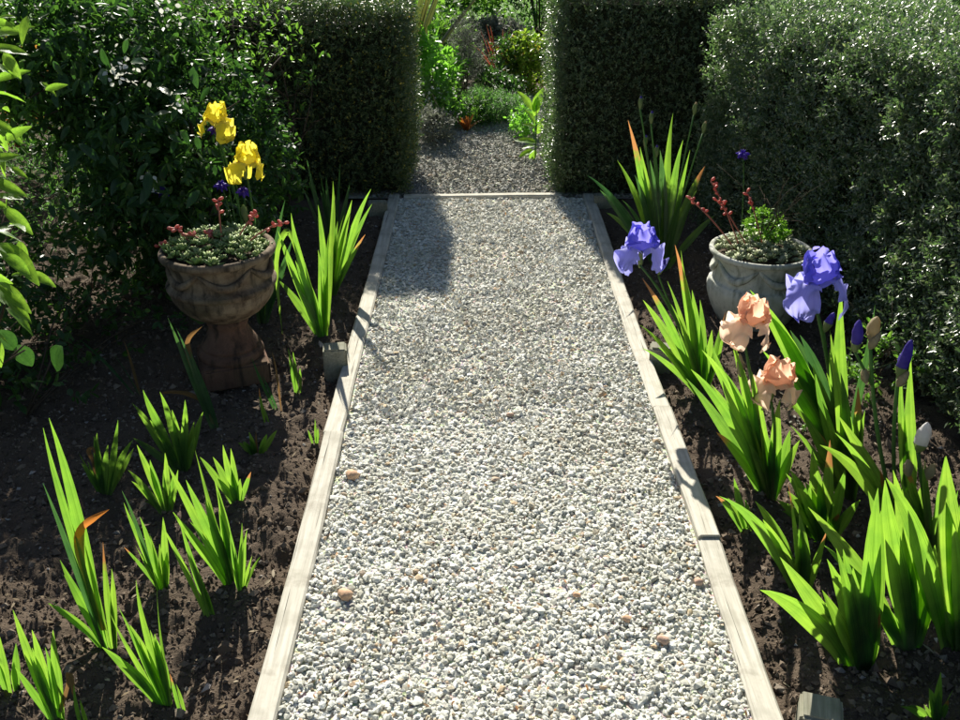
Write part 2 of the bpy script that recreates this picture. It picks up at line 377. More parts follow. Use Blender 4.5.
rxa = lambda y: RB0.x + (RB1.x-RB0.x)*(y-RB0.y)/(RB1.y-RB0.y) - .034
gravel('gravel', 'pale grey crushed stone chips covering the nearer half of the path', .0098, 1.05, 2.7, lxa, rxa, .0132, .32)
gravel('gravel', 'pale grey crushed stone chips on the path before the cross board', .0115, 2.7, YB-.02, lxa, rxa, .014, .4)
gravel('gravel', 'stone chips with partial shade in their colour on the path beyond the hedge gap', .0155, YB+.03, 7.6, lambda y: -.6+0*y, lambda y: .85+.0*y, .017, .15, 'gravel_far')

# ------------------------------------------------------------------ timber edging and pegs
def board(parent, name, a, b, wd, hh, ztop, sag=0.0):
    """weathered plank from a to b (ground points)"""
    d = b-a; L = d.length; seg = max(2, int(L/.12)); bm = bmesh.new(); rows = []
    c = .006; prof = [(-wd/2, -hh), (-wd/2, -c), (-wd/2+c, 0), (wd/2-c, 0), (wd/2, -c), (wd/2, -hh)]
    for i in range(seg+1):
        y = L*i/seg; wx = .004*math.sin(y*2.3+a.x*5) + random.uniform(-.0012, .0012); wz = .004*math.sin(y*3.1+a.y) + random.uniform(-.001, .001)
        rows.append([bm.verts.new((x+wx+random.uniform(-.001, .001), y, z+wz)) for x, z in prof])
    for i in range(seg):
        for k in range(5): bm.faces.new((rows[i][k], rows[i][k+1], rows[i+1][k+1], rows[i+1][k]))
    bm.faces.new(rows[0]); bm.faces.new(rows[-1][::-1])
    bmesh.ops.recalc_face_normals(bm, faces=bm.faces)
    me = bpy.data.meshes.new(name); bm.to_mesh(me); bm.free(); me.materials.append(M['board']); me.polygons.foreach_set('use_smooth', [False]*len(me.polygons))
    o = link(name, me, parent); o.location = Vector((a.x, a.y, ztop)) - (parent.location if parent else Vector())
    o.rotation_euler = (0, 0, math.atan2(-d.x, d.y)); return o
def P2(a, b, y): return Vector((lineX(a, b, y), y, 0))
e = thing('timber_edging', 'weathered pale timber edging along the left side of the gravel path', 'edging', (LB0.x, 1, 0))
for y0, y1, dz in ((.35, 2.62, .016), (2.626, YB+.03, .013)):
    board(e, 'board', P2(LB0, LB1, y0), P2(LB0, LB1, y1), .06, .1, dz+.006)
e = thing('timber_edging', 'weathered pale timber edging in three lengths along the right side of the path', 'edging', (RB0.x, 1, 0))
j1, j2 = G(707, 545).y, G(656, 412).y
for y0, y1, dz, dx in ((.35, j1, .017, 0), (j1+.005, j2, .02, .004), (j2+.006, YB+.03, .014, -.002)):
    a, b = P2(RB0, RB1, y0), P2(RB0, RB1, y1); a.x += dx; b.x += dx
    board(e, 'board', a, b, .06, .1, dz+.006)
o = board(None, 'cross_board', G(404, 198), G(561, 197.5), .05, .09, .018)
tag(o, 'pale board laid across the path in the hedge gap', 'edging')
def peg(px, py, wd, dp, h, yaw, label, tilt=0):
    p = G(px, py); bm = bmesh.new(); bmesh.ops.create_cube(bm, size=1)
    for v in bm.verts: v.co = Vector((v.co.x*wd, v.co.y*dp, (v.co.z+.5)*(h+.08) - .08))
    bmesh.ops.bevel(bm, geom=list(bm.edges), offset=.006, segments=2, affect='EDGES')
    for v in bm.verts: v.co += Vector((random.uniform(-1, 1), random.uniform(-1, 1), random.uniform(-1, 1)))*.0016
    me = bpy.data.meshes.new('wooden_peg'); bm.to_mesh(me); bm.free(); me.materials.append(M['peg'])
    o = link('wooden_peg', me); o.location = (p.x, p.y, gz(p.x, p.y)*.5); o.rotation_euler = (tilt, 0, yaw)
    return tag(o, label, 'wooden peg', 'wooden pegs behind the path edging')
peg(336, 366, .085, .07, .095, .12, 'squared wooden peg at the left edging, in front of the tall iris clump')
peg(378, 213, .1, .06, .07, .1, 'shaded wooden peg at the far end of the left edging under the hedge')
peg(660, 362, .08, .06, .085, -.15, 'weathered wooden peg at the right edging beside the blue iris')
peg(603, 205, .1, .06, .07, -.1, 'shaded wooden peg at the far end of the right edging under the hedge')
peg(817, 728, .085, .075, .06, -.28, 'short square wooden peg nearest the camera by the right edging')
peg(200, 733, .1, .06, .02, .2, 'dark wooden peg barely out of the soil at the bottom left edge')

# loose odd stones on the gravel
M['pebble'] = simple('tan_pebble', (.5, .3, .18), (.62, .44, .3), 40, .8, .2, bmp=.5)
M['pebble2'] = simple('pink_brown_pebble', (.42, .26, .18), (.6, .45, .36), 30, .8, .2, bmp=.5)
def pebble(px, py, s, label, m='pebble'):
    p = G(px, py); bm = bmesh.new(); bmesh.ops.create_icosphere(bm, subdivisions=2, radius=.5)
    k = random.uniform(0, 9)
    for v in bm.verts:
        v.co *= 1 + .18*math.sin(v.co.x*7+k) + .12*math.sin(v.co.y*9+k*2); v.co = Vector((v.co.x*s*1.3, v.co.y*s, v.co.z*s*.7))
    me = bpy.data.meshes.new('pebble'); bm.to_mesh(me); bm.free(); me.materials.append(M[m])
    me.polygons.foreach_set('use_smooth', [True]*len(me.polygons))
    o = link('pebble', me); o.location = (p.x, p.y, .014); o.rotation_euler = (.1, .2, random.uniform(0, 3))
    tag(o, label, 'pebble', 'odd coloured pebbles on the gravel')
pebble(353, 479, .04, 'large tan pebble lying on the gravel beside the left edging')
pebble(346, 599, .036, 'flat tan pebble on the gravel lower left, nearer the camera')
pebble(577, 599, .017, 'small orange pebble on the gravel right of the path centre')
pebble(698, 586, .024, 'pinkish pebble on the gravel close to the right edging joint', 'pebble2')
pebble(663, 644, .026, 'brown mottled pebble on the gravel near the right edging', 'pebble2')
pebble(510, 418, .018, 'small brown pebble in the middle of the path', 'pebble2')
pebble(627, 623, .02, 'tan pebble right of centre near the bottom of the path', 'pebble')

# ------------------------------------------------------------------ hedges
M['hedge'] = mass_leaf('hedge_leaf', [(0, (.065, .1, .045)), (.5, (.1, .14, .065)), (.85, (.15, .19, .095)), (.97, (.22, .24, .11)), (1, (.22, .2, .1))],
                       [(0, (.06, .13, .04)), (.6, (.13, .25, .06)), (1, (.26, .34, .08))], .3, .75, .35)
M['hedge_silver'] = mass_leaf('silvery_hedge_leaf', [(0, (.065, .1, .045)), (.5, (.11, .15, .08)), (.82, (.16, .2, .115)), (.93, (.28, .3, .22)), (1, (.26, .24, .16))],
                       [(0, (.08, .17, .045)), (.6, (.15, .28, .07)), (1, (.32, .4, .14))], .33, 1.0, .4)
M['hedge_gold'] = mass_leaf('gold_flecked_hedge_leaf', [(0, (.055, .09, .035)), (.6, (.09, .13, .05)), (.85, (.13, .16, .06)), (.93, (.42, .35, .05)), (1, (.48, .4, .06))],
                       [(0, (.04, .09, .03)), (.6, (.08, .17, .03)), (.9, (.2, .25, .05)), (1, (.5, .4, .05))], .35, .55, .3)
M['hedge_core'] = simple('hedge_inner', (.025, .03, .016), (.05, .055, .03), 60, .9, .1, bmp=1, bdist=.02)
def hedge(name, label, poly, h, sides, nsh, mat, Ls=(.011, .02), top=1.0, per=9, bulge=.03, seed=0, rr_=0.0, batter=0.0, core=.085, slen=(.03, .07), rough=0.0):
    """clipped hedge over a footprint; sides gives how densely each wall is leafed"""
    root = thing(name, label, 'hedge', (poly[0][0], poly[0][1], 0))
    off = np.array(root.location)
    n = len(poly); Pt = np.array(poly, float); cen = Pt.mean(0)
    parts = []; wts = []
    for i in range(n):
        a, b = Pt[i], Pt[(i+1) % n]; parts.append((a, b)); wts.append(np.linalg.norm(b-a)*h*sides[i])
    x0, y0 = Pt.min(0); x1, y1 = Pt.max(0)
    # polygon area
    A = abs(sum(Pt[i][0]*Pt[(i+1) % n][1]-Pt[(i+1) % n][0]*Pt[i][1] for i in range(n)))/2
    tot = sum(wts) + A*top; S = []; NN = []
    for (a, b), wt in zip(parts, wts):
        k = int(nsh*wt/tot); u = rng.random(k)[:, None]; z = rng.random(k)*h
        p = a + (b-a)*u; nn = np.array([(b-a)[1], -(b-a)[0]]); nn /= np.linalg.norm(nn)
        if np.dot(nn, (a+b)/2-cen) < 0: nn = -nn
        r = .07 + rr_; t = np.clip((z-(h-r))/r, 0, 1); inset = r*(1-np.sqrt(np.maximum(0, 1-t*t)))
        lo = np.clip((.12-z)/.12, 0, 1)*.06
        q = np.stack([p[:, 0], p[:, 1], z], 1); nrm3 = np.stack([np.full(k, nn[0]), np.full(k, nn[1]), t*1.2], 1)
        q[:, :2] -= nn*(inset+lo+batter*z/h)[:, None]; S.append(q); NN.append(nrm3)
    k = int(nsh*A*top/tot*1.6)
    q = np.stack([rng.uniform(x0, x1, k), rng.uniform(y0, y1, k), np.full(k, h)], 1)
    ins = np.ones(k, bool)
    for a, b in parts:
        nn = np.array([(b-a)[1], -(b-a)[0]]); nn /= np.linalg.norm(nn)
        if np.dot(nn, (a+b)/2-cen) < 0: nn = -nn
        ins &= ((q[:, :2]-a) @ nn) < -.02
    S.append(q[ins]); NN.append(np.tile([0, 0, 1.0], (ins.sum(), 1)))
    S = np.concatenate(S); NN = nrm(np.concatenate(NN))
    along = S[:, 0]+S[:, 1]
    bl = noise2(along*4+seed, S[:, 2]*2.2, 11)*1.2 + noise2(along*13+seed, S[:, 2]*4, 12)*1.1 + noise2(along*30, S[:, 2]*22, 13)*.6
    S = S + NN*((noise2(along*19, S[:, 2]*15, 14) + noise2(along*40, S[:, 2]*34, 15))*rough)[:, None]
    S = S + NN*(bl*bulge - .02)[:, None] - NN*(rng.exponential(.028, len(S)).clip(-.02, .09))[:, None]
    d = nrm(NN*.75 + np.array([0, 0, .75]) + rng.normal(0, .45, S.shape))
    m = len(S); t = np.tile(np.arange(per)/per, m); ln = np.repeat(rng.uniform(slen[0], slen[1], m), per)
    D = np.repeat(d, per, 0); pos = np.repeat(S, per, 0) + D*(t*ln)[:, None]
    rd = rdir(m*per); rd = nrm(rd - D*(rd*D).sum(1, keepdims=True))
    ld = nrm(D*rng.uniform(.3, 1.1, (m*per, 1)) + rd)
    rn = np.clip(np.repeat(rng.random(m), per)*.5 + rng.random(m*per)*.6 - .05, 0, 1)
    L = rng.uniform(Ls[0], Ls[1], m*per)
    V, F, r = leaves_np(KITE, pos-off, ld, nrm(D + rdir(m*per)*.5), L, L*.42, rn)
    link('foliage', np_mesh('hedge_foliage', V, F, mat, rnd=r), root, kind='stuff')
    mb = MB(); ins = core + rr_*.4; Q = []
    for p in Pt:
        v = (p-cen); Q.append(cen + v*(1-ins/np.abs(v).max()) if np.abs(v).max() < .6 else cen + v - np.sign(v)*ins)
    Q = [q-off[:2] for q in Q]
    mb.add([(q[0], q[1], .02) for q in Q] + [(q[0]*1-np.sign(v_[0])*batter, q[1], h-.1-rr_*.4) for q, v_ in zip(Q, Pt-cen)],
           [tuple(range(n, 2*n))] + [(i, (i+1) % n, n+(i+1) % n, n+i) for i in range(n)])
    mb.build('light_blocking_core', M['hedge_core'], root, smooth=False)  # solid prism added inside to stop light leaking through the foliage
    return root
HY = YB + .0
hedge('clipped_hedge', 'dark gold-flecked clipped hedge block left of the path gap', [(-1.75, HY), (-.375, HY), (-.375, HY+.72), (-1.75, HY+.72)], 1.0, [1, 1, .3, .2], 14500, M['hedge_gold'], per=8, seed=3)
hedge('clipped_hedge', 'dark tall clipped hedge block right of the path gap', [(.385, HY), (1.5, HY), (1.5, HY+.72), (.385, HY+.72)], 1.1, [1, .2, .3, 1], 13500, M['hedge'], per=8, seed=17)
hedge('clipped_hedge', 'long grey-green clipped hedge running down the right side', [(1.05, 4.7), (1.37, 3.5), (1.5, 2.4), (1.62, .9), (2.5, .9), (2.1, 4.7)], 1.06, [1, 1.1, .8, .15, .15, .7], 44000, M['hedge_silver'], Ls=(.013, .024), per=7, bulge=.045, seed=31, rr_=.06, batter=.1, core=.13, slen=(.035, .075), rough=.055)
bpy.context.view_layer.update()

# ------------------------------------------------------------------ irises
def leaf_mesh(B, T, wd, bend, nrmv, twist, mat, off, curl=0.0, n=11):
    """sword leaf from B to T; bend lifts the middle, twist turns the blade"""
    d = T-B; L = d.length; up = Vector((0, 0, 1))
    hz = Vector((d.x, d.y, 0)); side = hz.normalized() if hz.length > 1e-4 else Vector((1, 0, 0))
    c1 = B + d*.33 + up*bend*L*.75 - side*bend*L*.28; c2 = B + d*.72 + up*bend*L*.9 + side*curl*L
    P = bezier([B, c1, c2, T], n); V = []; UV = []
    for i, p in enumerate(P):
        t = i/(n-1); tg = (P[min(i+1, n-1)]-P[max(i-1, 0)]).normalized()
        wv = tg.cross(nrmv).normalized(); ax = Matrix.Rotation(twist*(.3+t), 3, tg); wv = ax @ wv; nn = tg.cross(wv)
        wdt = wd*min(1, .42+1.35*t)*(1 if t < .42 else max(0, 1-((t-.42)/.58)**1.75))*.54
        if i == n-1: wdt = .0004
        for u, dz in ((-1, 0), (-.45, .1), (0, .17), (.45, .1), (1, 0)):
            V.append(p + wv*u*wdt + nn*dz*wdt - off); UV.append((u*.5+.5, t))
    F = [(i*5+k, i*5+k+1, i*5+k+6, i*5+k+5) for i in range(n-1) for k in range(4)]
    return np_mesh('iris_leaf', np.array([tuple(v) for v in V]), np.array(F), mat, True, uv=np.array(UV))

def iris(name, label, base, tips, az=0.0, wd=.022, group='iris plants', spread=.5, mat='iris', extra=0):
    """tips: (px, py[, width factor[, bend[, material]]])"""
    B = G(*base); B.z = gz(B.x, B.y) - .004
    root = thing(name, label, 'iris', B, group)
    rn = random.Random(base[0]*31+base[1])
    if len(tips) >= 5:                      # shorter inner leaves
        tips = list(tips) + [(base[0] + (tp[0]-base[0])*k + (rn.uniform(-9, 9) if B.x < 0 else rn.uniform(-22, 12)), base[1] + (tp[1]-base[1])*k, rn.uniform(.7, .95)) for tp in rn.sample(list(tips), min(len(tips), 4 if B.x < 0 else 7)) for k in [rn.uniform(.5, .98)]]
    xs = sorted(t[0] for t in tips); mid = (xs[0]+xs[-1])/2; rg = max(1, xs[-1]-xs[0])
    for t in tips:
        px, py = t[0], t[1]; k = t[2] if len(t) > 2 and t[2] else 1; bend = t[3] if len(t) > 3 and t[3] is not None else None
        mt = t[4] if len(t) > 4 else mat
        a = az + rn.uniform(-.45, .45); T = OP(px, py, B, a)
        lean = abs(T.x-B.x)/max(.02, T.z-B.z)
        if bend is None: bend = min(.16, .02+.09*lean)
        s = Vector((math.cos(az), math.sin(az), 0))*((px-mid)/rg*wd*spread*2.0) + Vector((0, rn.uniform(-.006, .006), -.008))
        nv = Vector((math.sin(a), -math.cos(a), .12)).normalized()
        if mt == 'iris' and rn.random() < .04: mt = 'iris_tip'
        me = leaf_mesh(B+s, T, wd*k*(.92 if B.x < 0 else 1.04), bend*rn.uniform(.7, 1.5) + rn.uniform(-.02, .035), nv, rn.uniform(-.75, .75), M[mt], B, rn.uniform(-.04, .04))
        link('leaf', me, root)
    return root, B

def grid_mesh(fn, nu, nv, name, mat):
    V = []; UV = []
    for j in range(nv):
        for i in range(nu):
            u = -1+2*i/(nu-1); v = j/(nv-1); V.append(fn(u, v)); UV.append((u*.5+.5, v))
    F = [(j*nu+i, j*nu+i+1, (j+1)*nu+i+1, (j+1)*nu+i) for j in range(nv-1) for i in range(nu-1)]
    return np_mesh(name, np.array(V), np.array(F), mat, True, uv=np.array(UV))
def iris_flower(root, off, pos, s, ms, mf, beard, yaw, tilt=(0, 0), seed=0, droop=1.0):
    """bearded iris bloom: three upright standards, three falls with beards"""
    rn = random.Random(seed)
    mb = MB(); mb.tube([(0, 0, -.055), (0, 0, -.035), (0, 0, -.012), (0, 0, .012)], [.005, .0085, .007, .008], 8)
    fl = mb.build('flower', M['ovary'], root); fl.location = pos-off; fl.scale = (s, s, s); fl.rotation_euler = (tilt[0], tilt[1], yaw)
    for k in range(3):
        ph = k*2*math.pi/3; e = [rn.uniform(0, 6) for _ in range(5)]; hv = rn.uniform(.9, 1.1)
        def st(u, v):
            hw = .049*math.sin(math.pi*min(1, .07+.68*v**.9))**.8
            r = .007+.034*math.sin(math.pi*min(1, v*.8))**.9 - .006*v
            edge = abs(u)**2.5*.8+v**4*.8
            ruf = edge*(.007*math.sin(u*8+e[0]+v*4)+.006*math.sin(u*14+v*12+e[1])) + .002*math.sin(u*5+v*6+e[2])*v
            ruf += (abs(u)**5*.0045*math.sin(v*26+e[4]+u) + v**7*.004*math.sin(u*19+e[0]))
            rad = r - .4*hw*u*u + ruf; tan = hw*u*(1+.07*math.sin(v*12+e[2])); z = .004+.08*hv*v - .03*u**4*v + .007*math.sin(u*9+e[3])*v**3
            return (rad*math.cos(ph)-tan*math.sin(ph), rad*math.sin(ph)+tan*math.cos(ph), z)
        link('standard', grid_mesh(st, 29, 25, 'standard', M[ms]), fl)
        pf = ph+math.pi/3; dr = droop*rn.uniform(.85, 1.15)
        def fa(u, v):
            hw = .052*(.2+.8*math.sin(math.pi*min(1, .5*v**.9+.02)))*max(0, 1-v**7)**.5
            a = v*1.75*dr; rad = .006+.062*math.sin(min(a, 1.6))*.95 + (.008*(a-1.2) if a > 1.2 else 0); z = .004+.028*math.sin(min(1, v*2.2)*math.pi*.5) - .085*dr*v**2.1
            ruf = (abs(u)**2+.5*v**5)*(.009*math.sin(v*13+e[4]+u*3)+.004*math.sin(v*19+u*5+e[1]))+.0015*math.sin(u*6+v*7+e[0])*v
            ruf += abs(u)**5*.005*math.sin(v*30+e[3]+u*2) + v**8*.004*math.sin(u*17+e[2])
            z2 = z - .24*hw*u*u + ruf + .004*math.sin(u*8+e[2])*v; tan = hw*u; rad2 = rad + ruf*.6
            return (rad2*math.cos(pf)-tan*math.sin(pf), rad2*math.sin(pf)+tan*math.cos(pf), z2)
        f = link('fall', grid_mesh(fa, 25, 29, 'fall', M[mf]), fl)
        b = MB(); pts = []
        for i in range(6):
            q = Vector(fa(0, .06+.075*i)); pts.append(q + Vector((0, 0, .0035)))
        b.tube(pts, [.0018, .003, .0034, .0032, .0026, .001], 6); b.build('beard', M[beard], fl)
    return fl
def stem(root, off, pts, r0=.0055, r1=.0038, mat='stem', name='stem'):
    P = bezier(pts, 9); mb = MB(); mb.tube([p-off for p in P], [r0+(r1-r0)*i/8 for i in range(9)], 7)
    return mb.build(name, M[mat], root)
def bud(root, off, pos, L, r, d, mat, sheath=.5, smat='ovary'):
    """pointed furled bud on its green and papery sheath"""
    q = Vector(d).to_track_quat('Z', 'Y')
    prof = [(.28, 0), (.62, .12), (.9, .3), (1, .48), (.92, .65), (.68, .83), (.34, .95), (.05, 1)]
    def mk(k0, k1, sc, name, m, par):
        mb = MB(); pr = [(r*sc*a, L*z) for a, z in prof if k0 <= z <= k1]
        mb.lathe(pr, 14, lambda an, z: .13*math.sin(3*an+z*110)+.07*math.sin(5*an-z*160)); ob = mb.build(name, M[m], par); return ob
    o = mk(0, 1, 1, 'bud', mat, root); o.location = pos-off; o.rotation_euler = q.to_euler()
    mk(0, sheath, 1.12, 'sheath', smat, o)
    return o

IR = {}
def I(key, label, base, tips, **kw):
    IR[key] = iris('iris_plant', label, base, tips, **kw)
D, TP, DR, DK = 'iris_dead', 'iris_tip', 'iris_dry', 'iris_dk'
gl, gr_ = 'irises in the left bed', 'irises in the right bed'
# left bed
I('L1', 'young iris fan at the bottom left corner with three upright leaves', (56, 714), [(13, 610), (32, 630), (53, 630), (15, 667), (25, 650, .8), (60, 690, .7)], wd=.022, group=gl)
I('L2', 'small iris fan cut by the left picture edge', (9, 684), [(16, 643), (0, 637), (-12, 650), (14, 662, .8)], wd=.02, group=gl)
I('L3', 'tallest left-bed iris fan with a curled orange withered leaf', (108, 642), [(49, 418, 1.25, .0), (43, 483, .7, 0, DK), (103, 542, 1.1, 0), (47, 597, 1.1), (60, 560, .9), (64, 575, .8), (85, 545, .9, 0), (112, 598, .6, None, TP)], wd=.023, group=gl)
I('L4', 'iris fan near the bottom with two tall leaves and bare soil to its right', (162, 690), [(136, 580, 1.1, 0), (157, 586, 1, 0), (102, 647), (110, 613), (118, 606), (130, 625, 1), (150, 630, .9)], wd=.022, group=gl)
I('L5', 'iris fan with one thin grey leaf and a curled brown tip, left bed', (160, 578), [(122, 491, .6, 0, DK), (140, 517), (163, 517), (167, 552, .8), (124, 547, .8, .1, TP), (135, 545), (150, 535)], wd=.02, group=gl)
I('L6', 'sparse iris of three narrow leaves leaning left, middle of left bed', (208, 606), [(163, 527, .9), (180, 523), (197, 572, .8, None, TP), (190, 555, .7)], wd=.018, group=gl)
I('L7', 'tall bright iris fan leaning left in the middle of the left bed', (228, 568), [(168, 465, 1.1), (195, 450, 1.15, 0), (214, 478, 1, 0), (219, 510, .9), (173, 512), (186, 480), (205, 500)], wd=.024, group=gl)
I('L8', 'short upright iris tuft right of the tall leaning iris fan', (240, 582), [(230, 530), (242, 523), (247, 530), (252, 556, .8), (235, 548, .8)], wd=.014, group=gl)
I('L9', 'small iris fan closest to the edging in the upper left bed', (237, 503), [(200, 457), (223, 445), (213, 457), (251, 472, .7), (232, 470)], wd=.021, group=gl)
I('L10', 'iris fan with a dried flower scrap at the far left of the bed', (103, 487), [(78, 452), (97, 433), (118, 420, 1, 0), (133, 440), (88, 462, .9), (108, 445)], wd=.021, group=gl)
I('L11', 'low iris fan tucked in front of the many-leaved clump', (166, 510), [(128, 470), (137, 445), (165, 453), (150, 460), (178, 470, .8), (141, 494, .7, .08, TP)], wd=.02, group=gl)
I('L12', 'dense many-leaved iris clump just below the old urn', (182, 467), [(132, 403), (143, 390, 1.1), (160, 392, 1.1), (185, 400), (203, 412), (133, 438), (150, 420), (172, 410), (178, 436, .8), (195, 436, .8)], wd=.023, group=gl)
I('L13', 'grey-green iris with long upright leaves and brown tips before the urn', (215, 427), [(168, 318, .9, 0, DK), (176, 328, .7, 0, DK), (190, 350, 1, .02, DK)], wd=.02, group=gl)
I('L14', 'thin shaded iris leaf leaning left, left of the urn foot', (138, 391), [(80, 340, .9, None, DK), (123, 339, .8, 0, DR), (108, 345, .6, None, DK)], wd=.016, group=gl)
I('L15', 'stubby iris shoot with dry old stalk right below the urn', (257, 454), [(238, 443), (249, 432), (277, 430), (267, 434), (256, 430, .6, None, DR), (244, 441)], wd=.018, group=gl)
I('L16', 'two thin grey iris leaves rising right of the urn base', (278, 404), [(252, 358, .9, 0, DK), (262, 375, .7, 0, DK), (272, 352, .5, 0, DR)], wd=.017, group=gl)
I('L17', 'single thin iris shoot with dry tip below the urn base', (268, 429), [(259, 388, .8, 0, TP), (262, 402, .6, 0)], wd=.013, group=gl)
I('L18', 'small green iris shoot between the urn and the left peg', (297, 384), [(288, 348, 1, 0), (293, 352, .9), (300, 368, .7)], wd=.017, group=gl)
I('L19', 'tiny green seedling tuft beside the left edging', (315, 441), [(308, 430), (315, 419), (318, 428)], wd=.011, group=gl)
I('L20', 'tall bright iris clump right behind the left wooden peg', (322, 336), [(278, 231), (291, 213), (329, 233, 1.1), (335, 195, 1.1, 0), (278, 280), (287, 249), (305, 262), (318, 250), (300, 290)], wd=.03, group=gl)
I('L20b', 'tall iris clump leaning right against the shaded left hedge', (330, 292), [(333, 181, 1.1, 0), (371, 189), (372, 204), (352, 200), (318, 205), (344, 215), (360, 230)], wd=.03, group=gl)
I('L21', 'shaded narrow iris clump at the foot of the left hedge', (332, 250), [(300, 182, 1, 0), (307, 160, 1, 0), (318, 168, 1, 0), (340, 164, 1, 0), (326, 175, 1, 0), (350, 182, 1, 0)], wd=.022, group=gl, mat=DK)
I('L22', 'tiny half-dry iris shoot at the bottom of the left bed', (180, 697), [(170, 674, 1, 0, TP), (176, 684, .8)], wd=.011, group=gl)
I('L23', 'lone small iris leaf at the bottom edge of the left bed', (84, 722), [(74, 685, 1, 0), (80, 700, .7, 0)], wd=.014, group=gl)
def bent_leaf(key, path, wd, mat, az=0.0):
    root, B = IR[key]; P = [OP(x, y, B, az) for x, y in path]; P = [p + Vector((0, .012*math.sin(i*1.3), 0)) for i, p in enumerate(P)]
    Q = []
    for i in range(len(P)-1):
        p0, p1, p2, p3 = P[max(i-1, 0)], P[i], P[i+1], P[min(i+2, len(P)-1)]
        for j in range(4):
            t = j/4; Q.append(.5*(2*p1+(p2-p0)*t+(2*p0-5*p1+4*p2-p3)*t*t+(3*p1-p0-3*p2+p3)*t**3))
    Q.append(P[-1]); n = len(Q); V = []; UV = []
    for i, p in enumerate(Q):
        t = i/(n-1); tg = (Q[min(i+1, n-1)]-Q[max(i-1, 0)]).normalized(); wv = tg.cross(Vector((.3, -1, .3)).normalized()).normalized(); wv = Matrix.Rotation(.5*math.sin(t*5), 3, tg) @ wv; nn = tg.cross(wv)
        wdt = wd*.5*min(1, .6+t)*max(.02, 1-max(0, (t-.5)/.5)**2)*(1+.15*math.sin(t*17))
        for u, dz in ((-1, .35), (-.45, .08), (0, 0), (.45, .08), (1, .35)): V.append(tuple(p + wv*u*wdt + nn*dz*wdt - B)); UV.append((u*.5+.5, t))
    F = [(i*5+k, i*5+k+1, i*5+k+6, i*5+k+5) for i in range(n-1) for k in range(4)]
    link('withered_leaf' if mat in ('iris_dead', 'iris_dry') else 'leaf', np_mesh('bent_leaf', np.array(V), np.array(F), M[mat], True, uv=np.array(UV)), root)
bent_leaf('L3', [(104, 630), (90, 590), (80, 552), (82, 528), (94, 516), (109, 510)], .02, D)
bent_leaf('L13', [(214, 424), (198, 385), (188, 352), (190, 336), (203, 325)], .018, DR)
bent_leaf('L13', [(213, 424), (203, 405), (188, 395), (172, 391), (158, 393)], .014, DR)
bent_leaf('L20', [(316, 320), (296, 250), (286, 232), (277, 262), (283, 334)], .022, 'iris')
bent_leaf('L1', [(60, 712), (66, 690), (68, 676), (74, 682), (76, 695)], .012, DR)
bent_leaf('L10', [(98, 485), (92, 465), (88, 452), (94, 447), (97, 453)], .012, DR)
# right bed
r, B = iris('iris_plant', 'large shaded iris clump with many closed buds at the far right hedge corner', (662, 266),
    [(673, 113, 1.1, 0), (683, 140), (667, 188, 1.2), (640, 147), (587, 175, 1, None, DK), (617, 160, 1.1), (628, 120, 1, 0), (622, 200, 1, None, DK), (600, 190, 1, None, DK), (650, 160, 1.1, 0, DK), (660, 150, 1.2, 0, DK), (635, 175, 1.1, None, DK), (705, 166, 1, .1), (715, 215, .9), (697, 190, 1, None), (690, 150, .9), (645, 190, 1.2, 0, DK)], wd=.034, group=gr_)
for bx, by, lean in ((641, 97, 0), (652, 112, 0), (695, 103, .1), (704, 122, .15), (646, 136, 0), (657, 146, 0)):
    p = OP(bx, by, B, random.uniform(-.2, .2)); q = p - Vector((0, 0, .05))
    stem(r, B, [B, B.lerp(q, .5)+Vector((0, 0, .06)), q], .005, .0035); bud(r, B, q, .055, .009, (lean, 0, 1), 'spathe' if bx in (695, 704) else 'p_violet', .85, 'ovary')
r, B = iris('iris_plant', 'iris clump with a single blue bloom overhanging the right edging', (703, 385),
    [(643, 300, 1.1), (640, 325), (658, 347), (675, 245, 1.1, 0), (683, 268, 1.1, 0), (692, 290), (680, 323), (726, 311, .8, None, TP), (642, 278, .9, None, TP), (700, 300, 1, 0), (712, 330), (668, 300), (720, 345), (672, 330)], wd=.026, group=gr_)
p = OP(641, 251, B, -.1); stem(r, B, [B, B.lerp(p, .5)+Vector((.02, 0, .06)), p-Vector((0, 0, .05))])
iris_flower(r, B, p, 1.12, 'p_blue', 'p_bluef', 'beardw', .5, (.1, -.1), 4)
p = OP(658, 275, B, -.1); stem(r, B, [B.lerp(p, .45)+Vector((0, 0, .03)), p.lerp(B, .2), p], .004, .003); bud(r, B, p, .06, .009, (.35, 0, 1), 'p_violet', .55)
r, B = iris('iris_plant', 'iris clump with two peach blooms, one above the other', (770, 496),
    [(686, 378, 1.35), (702, 350, 1.1), (712, 345), (740, 407), (716, 432, .9, None, TP), (730, 335, 1, 0), (790, 430), (725, 372, 1.1), (752, 372, 1), (760, 420), (780, 400), (745, 440, .9), (800, 440, .8), (771, 440, 1), (735, 395)], wd=.03, group=gr_)
p = OP(747, 327, B, .1); stem(r, B, [B, B.lerp(p, .5)+Vector((-.01, 0, .04)), p-Vector((0, 0, .05))])
iris_flower(r, B, p, .95, 'p_peach', 'p_peachf', 'beard', .75, (.1, .1), 9, .82)
bp = OP(743, 360, B, .1); bud(r, B, bp-Vector((.0, 0, .05)), .07, .009, (-.15, 0, 1), 'spathe', .7, 'spathe')
p2 = OP(774, 386, B, -.15); stem(r, B, [B, B.lerp(p2, .5)+Vector((.01, 0, .03)), p2-Vector((0, 0, .05))])
iris_flower(r, B, p2, .98, 'p_peach', 'p_peachf', 'beard', .5, (.12, .05), 12, .82)
